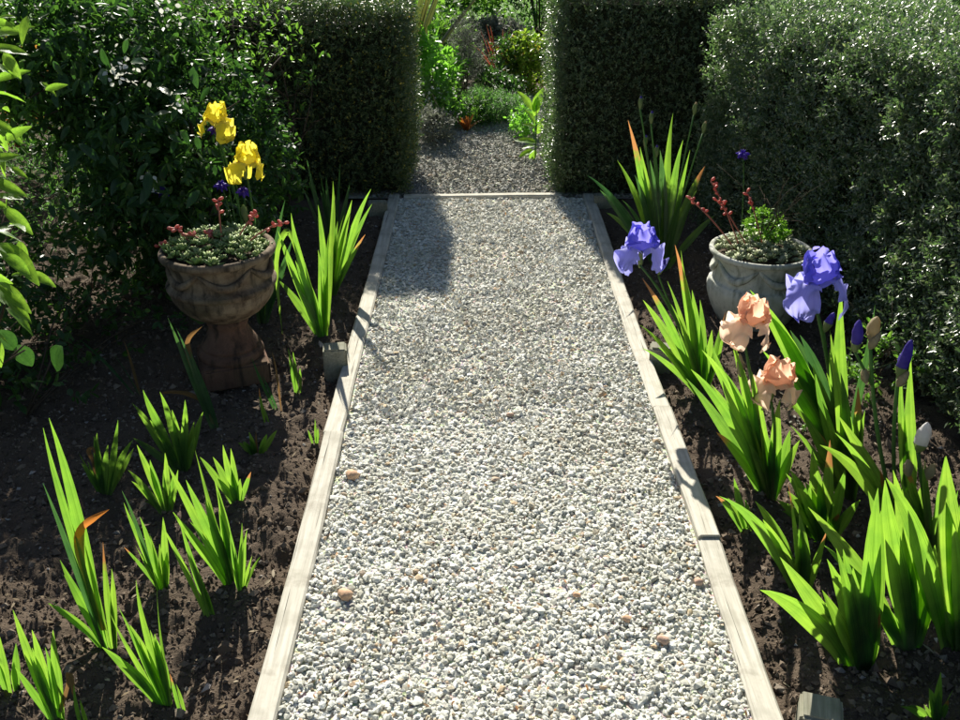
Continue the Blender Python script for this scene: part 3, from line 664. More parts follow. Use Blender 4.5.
r, B = iris('iris_plant', 'wide-leaved iris with the largest blue bloom in front of the hedge', (842, 452),
    [(750, 290, 1.3), (768, 313, 1.1), (842, 286, 1.35, 0), (813, 366), (790, 330, 1.2, None, DK), (875, 305, .9, 0, DK), (780, 350, 1.2), (830, 330, 1.2, 0), (770, 360, 1), (800, 335, 1.2, None, DK)], wd=.035, group=gr_)
p = OP(817, 285, B, -.1); stem(r, B, [B, B.lerp(p, .5)+Vector((0, 0, .05)), p-Vector((0, 0, .05))], .007, .005)
iris_flower(r, B, p, 1.2, 'p_blue', 'p_bluef', 'beardw', -1.35, (.12, .1), 21)
p = OP(824, 332, B, -.1); stem(r, B, [B.lerp(p, .45)+Vector((0, 0, .02)), p.lerp(B, .2), p], .004, .003); bud(r, B, p, .065, .011, (.3, 0, 1), 'p_violet', .62)
r, B = iris('iris_plant', 'iris clump with an orange-tipped leaf in the middle of the right bed', (850, 492),
    [(830, 353, 1.1, 0), (858, 387, 1, 0, TP), (815, 372, 1), (838, 375, 1.1, 0), (800, 410), (828, 420), (865, 410, .9), (790, 425, .9, None), (838, 445, .8, 0, TP), (845, 430)], wd=.03, group=gr_)
r, B = iris('iris_plant', 'iris with violet pointed buds and one cream spent bud on tall stems', (905, 540),
    [(911, 357, 1.2, 0), (838, 415, 1.2), (820, 445, 1.1), (880, 470, 1, 0), (860, 478, 1.1), (925, 480)], wd=.03, group=gr_)
for bx, by, m, L_, rr, ln, sh, bs in ((870, 340, 'spathe', .062, .0145, .1, .3, (0, 0)), (898, 378, 'p_violet', .105, .014, .12, .45, (0, 0))):
    p = OP(bx, by, B, .1); stem(r, B, [B, B.lerp(p, .5)+Vector((-.03, 0, -.04)), p], .006, .0045)
    bud(r, B, p, L_, rr, (ln, 0, 1), m, sh, 'ovary' if m != 'spathe' else 'spathe')
    bud(r, B, p-Vector((0, .006, .02)), .05, .01, (ln+.2, -.2, 1), 'spathe', .8, 'spathe')
p = OP(855, 352, B, .1); q = OP(872, 385, B, .1); stem(r, B, [q, q.lerp(p, .5), p], .004, .0035); bud(r, B, p, .085, .013, (-.05, 0, 1), 'p_violet', .42)
bud(r, B, OP(868, 372, B, .1)-Vector((0, 0, .03)), .045, .009, (-.3, 0, 1), 'spathe', .8, 'spathe')
r, B = iris('iris_plant', 'iris with a white furled bud at the right picture edge', (935, 560),
    [(945, 457, 1.2, 0), (905, 475, .9), (925, 460, .7, 0), (958, 490), (915, 490), (975, 470, 1.1)], wd=.03, group=gr_)
p = OP(918, 452, B, 0); stem(r, B, [B, B.lerp(p, .5), p], .006, .005); bud(r, B, p, .085, .017, (.08, 0, 1), 'p_white', .4)
bud(r, B, OP(908, 476, B, 0), .05, .011, (-.2, 0, 1), 'spathe', .8, 'spathe'); bud(r, B, OP(925, 480, B, 0), .05, .011, (.3, 0, 1), 'spathe', .8, 'spathe')
I('R7', 'broad iris fan nearest the edging with two long leaves reaching left', (863, 659), [(760, 590, 1.15), (780, 557, 1.15), (836, 548, 1, 0), (843, 549, 1.05, 0), (878, 488, 1, 0), (880, 613, .5, 0, TP), (868, 560, 1.1, 0), (822, 590, 1)], wd=.038, group=gr_)
I('R8', 'broad-leaved iris fan with a brown leaf tip between two other fans', (912, 641), [(808, 507, 1.2), (885, 480, 1.15, 0), (893, 470, 1, 0), (853, 585, .8, None, TP), (917, 533, 1.1, 0), (900, 520, 1.1, 0), (935, 545, 1)], wd=.04, group=gr_)
I('R9', 'tall iris fan cut off by the right picture edge', (958, 645), [(886, 478, 1.2), (946, 456, 1.3, 0), (920, 580, .9), (985, 470, 1.2, 0), (1000, 540, 1), (965, 500, 1.2, 0)], wd=.042, group=gr_)
I('R10', 'iris fan with orange-brown withered leaf ends in the lower right bed', (803, 588), [(719, 496, 1.1, .13), (755, 501, 1), (788, 482, 1, 0, TP), (827, 530, .9, None, TP), (775, 530, .9), (800, 530)], wd=.03, group=gr_)
I('R11', 'small iris with two leaves close to the right edging', (747, 528), [(716, 496, .8, None, TP), (734, 478, 1, 0), (728, 498, .9), (745, 500, .8)], wd=.02, group=gr_)
I('R13', 'iris fan with a curled orange tip beneath the peach blooms', (826, 535), [(805, 482, 1), (830, 440, .9, 0, TP), (790, 470, 1.1), (845, 470), (812, 450, 1.1, 0), (860, 500, .9), (777, 500, 1)], wd=.032, group=gr_)
I('R12', 'little iris shoot in the bottom right corner', (936, 720), [(941, 672, 1, 0), (929, 688), (953, 690), (908, 706), (948, 700, .8)], wd=.018, group=gr_)
# yellow iris behind the urn
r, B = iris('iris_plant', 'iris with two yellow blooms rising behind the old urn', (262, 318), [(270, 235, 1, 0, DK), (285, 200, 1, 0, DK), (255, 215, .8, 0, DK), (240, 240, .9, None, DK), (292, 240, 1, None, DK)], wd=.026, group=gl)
for px, py, s, yw, sd in ((217, 124, .88, .3, 33), (246, 166, .95, 1.0, 35)):
    p = OP(px, py, B, 0); stem(r, B, [B, B.lerp(p, .5)+Vector((.02, 0, .05)), p-Vector((0, 0, .05))]); iris_flower(r, B, p, s, 'p_yel', 'p_yel', 'beard', yw, (.1, .1), sd)
p = OP(246, 222, B, 0); bud(r, B, p, .07, .012, (-.05, 0, 1), 'ovary', .9)
# ------------------------------------------------------------------ urns and their succulents
M['urn'] = m_stone('brown_urn_stone', (.105, .07, .046), (.25, .195, .135), (.02, .017, .014), (.06, .055, .03), 1.5)
M['urnfoot'] = m_stone('terracotta_foot', (.11, .06, .042), (.19, .11, .075), (.035, .028, .022), (.12, .09, .05), 1.2)
M['planter'] = m_stone('grey_planter_stone', (.4, .41, .36), (.58, .58, .53), (.15, .16, .12), (.28, .31, .19), 1.3)
M['succ'] = mass_leaf('pale_succulent', [(0, (.22, .3, .14)), (.6, (.4, .45, .25)), (1, (.6, .6, .42))], [(0, (.25, .38, .12)), (1, (.6, .6, .35))], .5, .3, .25)
M['succ2'] = mass_leaf('green_succulent', [(0, (.13, .24, .07)), (.6, (.28, .38, .13)), (1, (.5, .54, .26))], [(0, (.12, .3, .08)), (1, (.45, .55, .25))], .5, .3, .3)
M['succ3'] = mass_leaf('bright_green_leaf', [(0, (.08, .2, .02)), (1, (.17, .36, .035))], [(0, (.18, .45, .03)), (1, (.35, .65, .06))], .4, .4, .4)
M['coral'] = simple('coral_flower', (.55, .1, .08), (.7, .25, .2), 60, .5, .3, (.8, .2, .15), .3)
M['coralstem'] = simple('red_stalk', (.3, .09, .07), (.42, .15, .1), 40, .5, .3)
FLESH = (np.array([[0,0,0],[.5,.45,.0],[.32,.85,.1],[0,1,.2],[-.32,.85,.1],[-.5,.45,.0],[0,.5,.28],[0,.5,-.18]], float),
         np.array([[0,1,6],[1,2,6],[2,3,6],[3,4,6],[4,5,6],[5,0,6],[1,0,7],[2,1,7],[3,2,7],[4,3,7],[5,4,7],[0,5,7]]))
def rosette_mesh(n, r, mat, seed):
    k = np.arange(n); a = k*2.39996 + seed; f = (k+.5)/n               # 0 inside .. 1 outside
    el = 1.35 - 1.15*f; d = np.stack([np.cos(a)*np.cos(el), np.sin(a)*np.cos(el), np.sin(el)], 1)
    pos = np.stack([np.cos(a), np.sin(a), 0*a], 1)*(r*.12*f)[:, None] + np.array([0, 0, r*.25])*(1-f)[:, None]
    V, F, rr = leaves_np(FLESH, pos, d, np.tile([0, 0, 1.0], (n, 1)), r*(.45+.55*f), r*(.26+.26*f), np.clip(1-f*.7+rng.uniform(-.2, .2, n), 0, 1))
    return np_mesh('rosette', V, F, mat, True, rnd=rr)
def swag(root, r0, z0, dip, a0, a1, mat, th=.011):
    pts = []; rr = []
    for i in range(11):
        t = i/10; a = a0+(a1-a0)*t; z = z0 - dip*math.sin(math.pi*t)
        pts.append((r0(z)*math.cos(a), r0(z)*math.sin(a), z)); rr.append(th*(.5+.8*math.sin(math.pi*t)))
    mb = MB(); mb.tube(pts, rr, 7); mb.build('swag', mat, root)
def prof_r(prof):
    def f(z):
        for (r0, z0), (r1, z1) in zip(prof, prof[1:]):
            if z0 <= z <= z1 and z1 > z0: return r0+(r1-r0)*(z-z0)/(z1-z0)
        return prof[-1][0]
    return f
def smoothprof(pr, k=4):
    out = []
    for i in range(len(pr)-1):
        p0, p1, p2, p3 = pr[max(i-1, 0)], pr[i], pr[i+1], pr[min(i+2, len(pr)-1)]
        for j in range(k):
            t = j/k; out.append(tuple(.5*(2*p1[c]+(p2[c]-p0[c])*t+(2*p0[c]-5*p1[c]+4*p2[c]-p3[c])*t*t+(3*p1[c]-p0[c]-3*p2[c]+p3[c])*t**3) for c in (0, 1)))
    return out+[pr[-1]]
def stalk(root, p, tip, seed, sc=1.0):
    rn = random.Random(seed); p = Vector(p); tip = Vector(tip); m = p.lerp(tip, .55)+Vector((0, 0, .03))
    P = bezier([p, m, tip], 8); mb = MB(); mb.tube(P, [.0022*sc]*8, 5); st = mb.build('flower_stalk', M['coralstem'], root)
    for i in range(7):
        q = P[-1].lerp(P[-4], i/7.0); d = Vector((rn.uniform(-1, 1), rn.uniform(-1, 1), rn.uniform(-.2, .9))).normalized(); b = MB()
        b.tube([q, q+d*.006*sc, q+d*.013*sc, q+d*.017*sc], [.0015*sc, .0042*sc, .0045*sc, .001*sc], 6); b.build('floret', M['coral'], st)

# --- left urn on a foot and plinth
U = G(234, 367); U.z = -.02
urn = thing('garden_urn', 'weathered brown footed stone urn with swags in the left bed', 'urn', U)
urn.rotation_euler = (.015, -.01, .35)
mb = MB(); bm = bmesh.new(); bmesh.ops.create_cube(bm, size=1)
for v in bm.verts: v.co = Vector((v.co.x*.235, v.co.y*.235, v.co.z*.085+.035))
bmesh.ops.bevel(bm, geom=list(bm.edges), offset=.008, segments=2, affect='EDGES')
me = bpy.data.meshes.new('plinth'); bm.to_mesh(me); bm.free(); me.materials.append(M['urnfoot']); link('plinth', me, urn)
foot = smoothprof([(.112, .074), (.116, .088), (.112, .104), (.1, .112), (.102, .122), (.092, .14), (.078, .165), (.068, .19), (.072, .204), (.074, .214), (.066, .224)])
mb = MB(); mb.lathe(foot, 40); mb.build('foot', M['urnfoot'], urn)
bowl = smoothprof([(.055, .222), (.085, .232), (.13, .262), (.163, .302), (.176, .335), (.178, .345), (.186, .352), (.187, .365), (.176, .374), (.168, .385), (.166, .41), (.17, .44), (.18, .458), (.193, .466), (.195, .48), (.186, .488), (.172, .484), (.165, .46), (.16, .44)])
mb = MB(); mb.lathe(bowl, 56, lambda a, z: (.018*abs(math.sin(a*12)) if z < .33 else 0) + .006*math.sin(a*2+1)); mb.build('bowl', M['urn'], urn)
br = prof_r([(r, z) for r, z in bowl if z > .37][:20])
for k in range(6): swag(urn, lambda z: .172, .448, .052, k*math.pi/3, (k+1)*math.pi/3, M['urn'])
mb = MB(); mb.lathe([(.165, .455), (.12, .465), (.06, .475), (.001, .48)], 24); mb.build('potting_soil', M['soil'], urn)
US = thing('succulent_cluster', 'green and pale rosette succulents with coral flower stalks filling the brown urn', 'succulents', U+Vector((0, 0, .468)))
protos = [rosette_mesh(22, .03, M['succ2'], i) for i in range(4)]
for i in range(62):
    a = i*2.39996; rr = .175*math.sqrt((i+.5)/62); o = link('rosette', protos[i % 4], US)
    s = random.uniform(.75, 1.35); o.scale = (s, s, s); o.location = (rr*math.cos(a), rr*math.sin(a), .035*(1-(rr/.175)**2) + random.uniform(-.006, .01) + .004)
    o.rotation_euler = (-rr*math.sin(a)*3+random.uniform(-.3, .3), rr*math.cos(a)*3, random.uniform(0, 6))
def loc_tip(px, py, base): return OP(px, py, base, 0) - base
ub = U+Vector((0, 0, .468))
for i, (sx, tx, ty) in enumerate(((.02, 218, 200), (.06, 257, 214), (.09, 284, 223), (-.03, 187, 236), (-.08, 172, 228), (.0, 208, 234), (-.14, 158, 247))):
    stalk(US, (sx, -.02, .02), loc_tip(tx, ty, ub), i, 1.25)

# --- right planter
PL = G(752, 315); PL.z = -.02
pot = thing('stone_planter', 'squat grey stone planter with draped swags beside the hedge', 'planter', PL); pot.scale = (.94, .94, 1)
pp = smoothprof([(.13, .0), (.15, .015), (.176, .06), (.198, .115), (.204, .15), (.2, .176), (.188, .186), (.184, .2), (.182, .235), (.19, .27), (.2, .286), (.21, .292), (.212, .304), (.204, .31), (.192, .306), (.184, .285), (.18, .26)])
mb = MB(); mb.lathe(pp, 56, lambda a, z: (.014*abs(math.sin(a*14)) if z < .16 else 0) + .004*math.sin(a*3)); mb.build('bowl', M['planter'], pot)
for k in range(6): swag(pot, lambda z: .188+.02*(z-.23), .276, .062, k*math.pi/3+.25, (k+1)*math.pi/3+.25, M['planter'], .012)
mb = MB(); mb.lathe([(.185, .28), (.1, .288), (.001, .29)], 24); mb.build('potting_soil', M['soil'], pot)
pb = PL+Vector((0, 0, .292))
PS = thing('succulent_cluster', 'creamy yellow-green rosette succulents with coral stalks in the grey planter', 'succulents', pb)
protos = [rosette_mesh(24, .03, M['succ'], i+.5) for i in range(4)]
for i in range(56):
    a = i*2.39996; rr = .178*math.sqrt((i+.5)/56); o = link('rosette', protos[i % 4], PS)
    s = random.uniform(.8, 1.25); o.scale = (s, s, s); rr *= .93; o.location = (rr*math.cos(a), rr*math.sin(a), .03*(1-(rr/.18)**2)+random.uniform(-.004, .008))
    o.rotation_euler = (-rr*math.sin(a)*2.5+random.uniform(-.3, .3), rr*math.cos(a)*2.5, random.uniform(0, 6))
for i, (sx, tx, ty) in enumerate(((-.09, 711, 181), (-.06, 717, 201), (-.11, 686, 196), (.0, 747, 192))):
    stalk(PS, (sx, -.03, .02), loc_tip(tx, ty, pb), i+20, 1.25)

# ------------------------------------------------------------------ generic leafy plants
def branchy(root, off, base, tips, r0, mat, name='branch', seed=0):
    rn = random.Random(seed)
    for t in tips:
        t = Vector(t); b = Vector(base); m1 = b.lerp(t, .35)+Vector((rn.uniform(-.08, .08), rn.uniform(-.08, .08), .12)); m2 = b.lerp(t, .7)+Vector((rn.uniform(-.1, .1), rn.uniform(-.1, .1), .08))
        P = bezier([b, m1, m2, t], 9); mb = MB(); mb.tube([p-off for p in P], [r0*(1-.09*i) for i in range(9)], 6)
        for k in range(3):
            q = P[rn.randint(3, 7)]; e = q + Vector((rn.uniform(-1, 1), rn.uniform(-1, 1), rn.uniform(-.1, 1)))*.22; mb.tube([p-off for p in (q, q.lerp(e, .5)+Vector((0, 0, .02)), e)], [r0*.4, r0*.3, r0*.12], 5)
        mb.build(name, M[mat], root)
def bush(name, label, cat, base, blobs, nl, L, W, mat, hang=0.0, up=.3, stems=4, r0=.012, group=None, T=LEAF4, shell=.55, clump=7, twig='twig', gz0=0.0):
    """blobs: (centre, radii) filled with sprays of leaves, mostly towards the outside; open gaps remain"""
    base = Vector(base); root = thing(name, label, cat, base, group); off = base
    vols = np.array([b[1][0]*b[1][1]*b[1][2] for b in blobs])**.75; vols = vols/vols.sum()
    P = []; Nn = []
    for (c, r), v in zip(blobs, vols):
        k = max(3, int(nl*v/clump)); d = rdir(k); f = (shell + (1-shell)*rng.random(k)**.6)*(1+.25*(noise2(d[:, 0]*3+c[0]*7, d[:, 1]*3+d[:, 2]*2.3, 21)))
        P.append(np.array(c) + d*np.array(r)*f[:, None]); Nn.append(d)
    P = np.concatenate(P); Nn = np.concatenate(Nn); ok = P[:, 2] > gz0 + .02; P, Nn = P[ok], Nn[ok]; k = len(P)
    sd = nrm(Nn*.7 + np.array([0, 0, up-hang]) + rng.normal(0, .4, (k, 3)))
    t = np.tile(np.arange(clump)/clump, k); D = np.repeat(sd, clump, 0); pos = np.repeat(P, clump, 0) + D*(t*np.repeat(rng.uniform(.8, 2.2, k), clump)*L)[:, None]
    rd = rdir(k*clump); rd = nrm(rd - D*(rd*D).sum(1, keepdims=True)); ld = nrm(D*rng.uniform(.2, .9, (k*clump, 1)) + rd + np.array([0, 0, -hang*.6]))
    Ls = L*rng.uniform(.6, 1.2, k*clump); upv = nrm(np.array([0, 0, 1.0]) + rng.normal(0, .5, (k*clump, 3)))
    rn = np.clip(np.repeat(rng.random(k), clump)*.5 + rng.random(k*clump)*.55, 0, 1)
    V, F, r = leaves_np(T, pos-np.array(off), ld, upv, Ls, Ls*W/L, rn)
    link('foliage', np_mesh('foliage', V, F, M[mat], rnd=r), root, kind='stuff')
    if stems:
        tips = [Vector(P[i]) for i in rng.integers(0, k, stems)]; branchy(root, off, base, tips, r0, twig, 'branch' if r0 > .006 else 'stem', int(base.x*100))
    return root
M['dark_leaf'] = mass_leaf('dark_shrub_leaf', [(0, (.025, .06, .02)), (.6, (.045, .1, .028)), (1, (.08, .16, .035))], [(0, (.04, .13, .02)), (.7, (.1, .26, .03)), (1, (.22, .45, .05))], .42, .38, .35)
M['mid_leaf'] = mass_leaf('mid_green_leaf', [(0, (.045, .11, .025)), (1, (.1, .2, .04))], [(0, (.12, .32, .03)), (1, (.3, .58, .06))], .42, .4, .45)
M['lime_leaf'] = mass_leaf('yellow_green_leaf', [(0, (.08, .17, .02)), (.75, (.18, .28, .03)), (.9, (.26, .24, .04)), (1, (.36, .16, .04))], [(0, (.2, .45, .03)), (.75, (.42, .6, .05)), (1, (.6, .3, .06))], .45, .35, .45)
M['grey_leaf'] = mass_leaf('grey_leaf', [(0, (.09, .1, .08)), (1, (.22, .23, .19))], [(0, (.1, .12, .08)), (1, (.22, .24, .17))], .6, .3, .3)
M['bronze_leaf'] = mass_leaf('bronze_leaf', [(0, (.1, .07, .03)), (.5, (.22, .1, .03)), (1, (.36, .16, .04))], [(0, (.25, .12, .03)), (1, (.6, .3, .06))], .5, .3, .4)
M['fern_leaf'] = mass_leaf('feathery_leaf', [(0, (.04, .11, .03)), (1, (.09, .19, .05))], [(0, (.1, .3, .05)), (1, (.25, .5, .1))], .5, .3, .4)
M['white_fl'] = mass_leaf('white_blossom', [(0, (.6, .6, .55)), (1, (.8, .8, .76))], [(0, (.6, .6, .5)), (1, (.8, .8, .7))], .6, .2, .35)
M['purple_fl'] = simple('purple_blossom', (.07, .03, .35), (.12, .06, .5), 60, .5, .3, (.15, .06, .6), .4)

# the big dark shrub behind the urn
sh = bush('dark_shrub', 'large dark leafy shrub with hanging white blossom behind the urn', 'shrub', (-1.32, 4.0, 0),
     [((-1.52, 3.95, .95), (.38, .42, .3)), ((-1.3, 3.75, .58), (.3, .32, .3)), ((-1.55, 4.1, .65), (.34, .35, .4)), ((-1.2, 4.3, .68), (.26, .28, .24)), ((-1.7, 3.9, 1.0), (.28, .32, .26)), ((-1.3, 3.9, .3), (.42, .38, .28)), ((-1.45, 4.3, 1.0), (.3, .3, .22)), ((-1.02, 4.3, .4), (.2, .25, .33))],
     26000, .042, .021, 'dark_leaf', hang=.35, stems=14, r0=.016, shell=.35)
# leafy arching twig on its right side
bush('arching_shrub', 'loose light-leaved twiggy shrub arching in front of the left hedge', 'shrub', (-1.0, 4.75, 0), [((-1.1, 4.85, .95), (.28, .2, .18)), ((-.98, 4.85, .75), (.2, .15, .2)), ((-1.25, 4.85, .85), (.25, .18, .3))], 800, .034, .017, 'mid_leaf', stems=9, r0=.008, shell=.3, clump=5)
# single large leaves of the dark shrub that can be picked out
def leaf_proto(mat, k=0):
    V = []; UV = []; n = 8
    for i in range(n+1):
        t = i/n; wv = .5*math.sin(math.pi*min(1, t**.8*.97+.015))**.85; z = -.22*t*t
        for u in (-1, -.5, 0, .5, 1): V.append((wv*u*.42, t, z + .1*abs(u)*wv + .012*math.sin(t*14+u*2+k))); UV.append((u*.5+.5, t))
    F = [(i*5+j, i*5+j+1, i*5+j+6, i*5+j+5) for i in range(n) for j in range(4)]
    return np_mesh('large_leaf', np.array(V), np.array(F), mat, True, uv=np.array(UV))
M['bigdark'] = blade('large_dark_leaf', (.03, .07, .025), (.05, .11, .03), (.05, .16, .03), (.1, .26, .04), rough=.28, tfac=.35)
M['bigbright'] = blade('large_bright_leaf', (.08, .19, .025), (.13, .27, .04), (.3, .6, .05), (.45, .75, .08), rough=.35, tfac=.55)
def put_leaf(parent, me, a, b, up, wk=1.0, name='leaf'):
    a = Vector(a); b = Vector(b); y = (b-a); L = y.length; y.normalize(); x = y.cross(Vector(up)).normalized(); z = x.cross(y)
    m = Matrix((x*L*wk, y*L, z*L)).transposed().to_4x4(); m.translation = a - parent.location
    o = link(name, me, parent); o.matrix_local = m; return o
pd = [leaf_proto(M['bigdark'], i) for i in range(3)]; pbm = [leaf_proto(M['bigbright'], i) for i in range(3)]
for i in range(150):                                   # compound leaves hang in sprays
    a = Vector((random.uniform(-1.6, -.82), random.uniform(3.35, 3.75), random.uniform(.3, 1.1)))
    if a.x > -1.02: continue
    d = Vector((random.uniform(-1, 1), random.uniform(-.9, .1), random.uniform(-1, .15))).normalized()
    put_leaf(sh, pd[i % 3], a, a+d*random.uniform(.05, .085), (random.uniform(-.5, .5), -.5, 1))
for px, py, n_, s_ in ((115, 68, 26, .05), (128, 70, 18, .04), (150, 182, 12, .03), (170, 8, 16, .04), (178, 102, 10, .03)):
    c = np.array(OP(px, py, Vector((-1.2, 3.42, 0)), 0)) - np.array(sh.location)
    p = c + rng.normal(0, 1, (n_, 3))*np.array([s_*.7, s_*.5, s_*.6]); L_ = rng.uniform(.012, .022, n_)
    V, F, r_ = leaves_np(PETAL6, p, rdir(n_)+np.array([0, -.3, -.5]), rdir(n_), L_, L_*.8, rng.random(n_)); link('blossom_cluster', np_mesh('blossom', V, F, M['white_fl'], True, rnd=r_), sh, kind='stuff')

# bright sapling at the left edge
SB = Vector((-1.66, 2.35, 0)); sap = thing('sapling', 'sapling with large sunlit yellow-green leaves at the left picture edge', 'sapling', SB)
LV = [((-22, 15), (12, 24)), ((-10, 48), (29, 50)), ((-15, 62), (24, 78)), ((-5, 80), (34, 66)), ((-12, 92), (22, 100)), ((20, 62), (28, 56)), ((-25, 118), (18, 128)), ((-5, 126), (24, 146)), ((5, 140), (33, 122)), ((-20, 165), (20, 150)), ((-12, 180), (28, 193)), ((-20, 200), (14, 214)), ((3, 208), (38, 231)), ((-18, 228), (20, 236)),
      ((0, 243), (45, 268)), ((-8, 250), (30, 262)), ((-20, 268), (12, 284)), ((-6, 282), (34, 300)), ((-2, 290), (40, 312)), ((6, 308), (42, 336)), ((-25, 305), (12, 322)), ((-20, 40), (4, 30)), ((40, 82), (62, 94)), ((45, 90), (67, 84)), ((-10, 330), (14, 345)), ((30, 272), (58, 285)), ((24, 200), (-10, 190))]
for i, (a, b) in enumerate(LV):
    pa = OP(a[0], a[1], Vector((-1.2, 2.25, 0)), random.uniform(-.1, .1)); pb_ = OP(b[0], b[1], Vector((-1.2, 2.25, 0)), random.uniform(-.12, .12)); pb_.y += random.uniform(-.03, .03)
    pb_ = pa.lerp(pb_, random.uniform(.75, 1.05)); put_leaf(sap, pbm[i % 3], pa, pb_ + Vector((0, random.uniform(-.03, .03), 0)), (random.uniform(-.9, .9), random.uniform(-.9, .1), .7), random.uniform(.65, .95))
for i, (a, b) in enumerate((((18, 345), (32, 368)), ((62, 346), (50, 372)), ((0, 330), (16, 352)))):
    pa = OP(a[0], a[1], Vector((-1.2, 2.3, 0))); pb_ = OP(b[0], b[1], Vector((-1.2, 2.3, 0))); put_leaf(sap, pd[i % 3], pa, pb_, (0, -.6, .8), 1.6)
branchy(sap, SB, SB, [OP(-20, 60, Vector((-1.3, 2.3, 0))), OP(-10, 190, Vector((-1.25, 2.27, 0))), OP(5, 290, Vector((-1.2, 2.25, 0))), OP(25, 350, Vector((-1.2, 2.25, 0)))], .008, 'twig', 'branch', 4)

for i in range(34):                                      # smaller leaves along the twigs
    q = OP(random.uniform(-35, 48)*random.random(), random.uniform(-30, 345), Vector((-1.22, 2.25+random.uniform(-.12, .2), 0))); d = Vector((random.uniform(-.4, 1), random.uniform(-.8, .8), random.uniform(-.9, .3))).normalized()
    put_leaf(sap, pbm[i % 3], q, q+d*random.uniform(.035, .075), (random.uniform(-.8, .8), random.uniform(-.9, .3), .8), random.uniform(.7, 1))
# background on the left
bush('leafy_shrub', 'sunlit green shrub with bare dark stems left of the dark shrub', 'shrub', (-1.95, 3.6, 0), [((-2.0, 3.6, 1.1), (.35, .35, .35)), ((-2.2, 3.8, .75), (.3, .35, .25)), ((-1.75, 3.5, .95), (.18, .2, .2))], 2600, .045, .022, 'mid_leaf', stems=9, r0=.012, shell=.3)
bush('feathery_plant', 'low feathery sunlit ground plant seen through the left shrubs', 'plant', (-2.3, 4.4, 0), [((-2.3, 4.4, .2), (.5, .4, .28)), ((-1.9, 4.9, .2), (.5, .4, .3)), ((-2.9, 4.7, .2), (.5, .5, .3))], 9000, .03, .006, 'fern_leaf', stems=6, r0=.004, T=KITE, shell=.2)
bush('bronze_shrub', 'orange-bronze leaved shrub at the top left corner', 'shrub', (-2.75, 5.0, 0), [((-2.7, 5.0, .95), (.3, .3, .3)), ((-2.5, 5.1, .6), (.25, .25, .3))], 2200, .04, .02, 'bronze_leaf', stems=6)
bush('leafy_shrub', 'dense mid-green shrub at the back of the left side', 'shrub', (-3.2, 6.3, 0), [((-3.2, 6.3, .6), (.9, .6, .65)), ((-2.3, 6.6, .5), (.7, .5, .55)), ((-4.3, 6.2, .7), (.8, .6, .7))], 9000, .055, .026, 'mid_leaf', stems=8)
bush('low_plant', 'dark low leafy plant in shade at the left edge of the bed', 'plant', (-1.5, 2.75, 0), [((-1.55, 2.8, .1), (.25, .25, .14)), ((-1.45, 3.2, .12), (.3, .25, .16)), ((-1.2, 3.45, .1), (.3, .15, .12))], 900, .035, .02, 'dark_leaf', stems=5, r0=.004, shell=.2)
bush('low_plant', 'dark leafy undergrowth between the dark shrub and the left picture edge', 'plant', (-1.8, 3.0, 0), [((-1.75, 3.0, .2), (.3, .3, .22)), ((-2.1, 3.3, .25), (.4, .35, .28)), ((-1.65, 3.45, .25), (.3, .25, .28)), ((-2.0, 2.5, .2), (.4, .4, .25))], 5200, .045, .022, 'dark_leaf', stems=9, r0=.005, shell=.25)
bush('feathery_plant', 'tall feathery sunlit plant beside the hedge at far left', 'plant', (-2.1, 5.4, 0), [((-2.1, 5.4, .35), (.5, .35, .4)), ((-2.8, 5.6, .4), (.5, .4, .4))], 9000, .04, .008, 'fern_leaf', stems=8, r0=.004, T=KITE, shell=.2)
# columbines
def columbine(label, base, heads, mat='stem'):
    B = Vector(base); rt = thing('columbine', label, 'flower', B, 'columbines')
    for (px, py) in heads:
        p = OP(px, py, B, 0); st = stem(rt, B, [B, B.lerp(p, .6)+Vector((.02, 0, .05)), p], .003, .0015)
        mb = MB()
        for k in range(5):
            a = k*1.2566; d = Vector((math.cos(a), math.sin(a), 0)); mb.tube([p-B, p-B+d*.012-Vector((0, 0, .008)), p-B+d*.02-Vector((0, 0, .026))], [.003, .009, .002], 6)
            mb.tube([p-B+d*.004, p-B+d*.01+Vector((0, 0, .014))], [.004, .0012], 5)
            e = d*.032 - Vector((0, 0, .006)); mb.tube([p-B, p-B+e*.6, p-B+e], [.002, .007, .001], 5)
        mb.build('bloom', M['purple_fl'], rt)
columbine('purple columbine blooms hanging below the yellow irises', (-.93, 3.55, 0), ((228, 133), (221, 184), (215, 128), (243, 190), (163, 190)))
columbine('single purple columbine bloom on a thin stem before the right hedge', (1.13, 3.95, 0), ((743, 153),))

# right bed small plants
p = G(815, 432); bush('alyssum', 'low plant with tiny white flowers between the irises', 'plant', (p.x, p.y, 0), [((p.x, p.y, .05), (.08, .08, .05))], 260, .016, .008, 'mid_leaf', stems=3, r0=.002, shell=.2, twig='stem')
a_ = [o for o in C.objects if o.name.startswith('alyssum')][0]
pos = np.array([OP(px, py, p+Vector((0, -.03, 0))) for px, py in ((795, 416), (803, 417), (800, 423), (812, 420), (806, 412), (790, 422), (815, 428))]) - np.array(a_.location)
pos = np.repeat(pos, 5, 0) + rng.normal(0, .003, (35, 3)); V, F, r_ = leaves_np(PETAL6, pos, rdir(35)+np.array([0, 0, .4]), rdir(35), .007, .006, rng.random(35)); link('flower_heads', np_mesh('flower_heads', V, F, M['white_fl'], rnd=r_), a_, kind='stuff')
gp = pb + Vector((.005, .03, .03)); bush('green_shrublet', 'bright green bushy succulent in the middle of the grey planter', 'plant', gp, [(tuple(gp+Vector((0, 0, .06))), (.075, .06, .065)), (tuple(gp+Vector((.05, 0, .03))), (.05, .05, .04))], 900, .016, .011, 'succ3', stems=5, r0=.003, shell=.5, gz0=.29)
tips_ = []
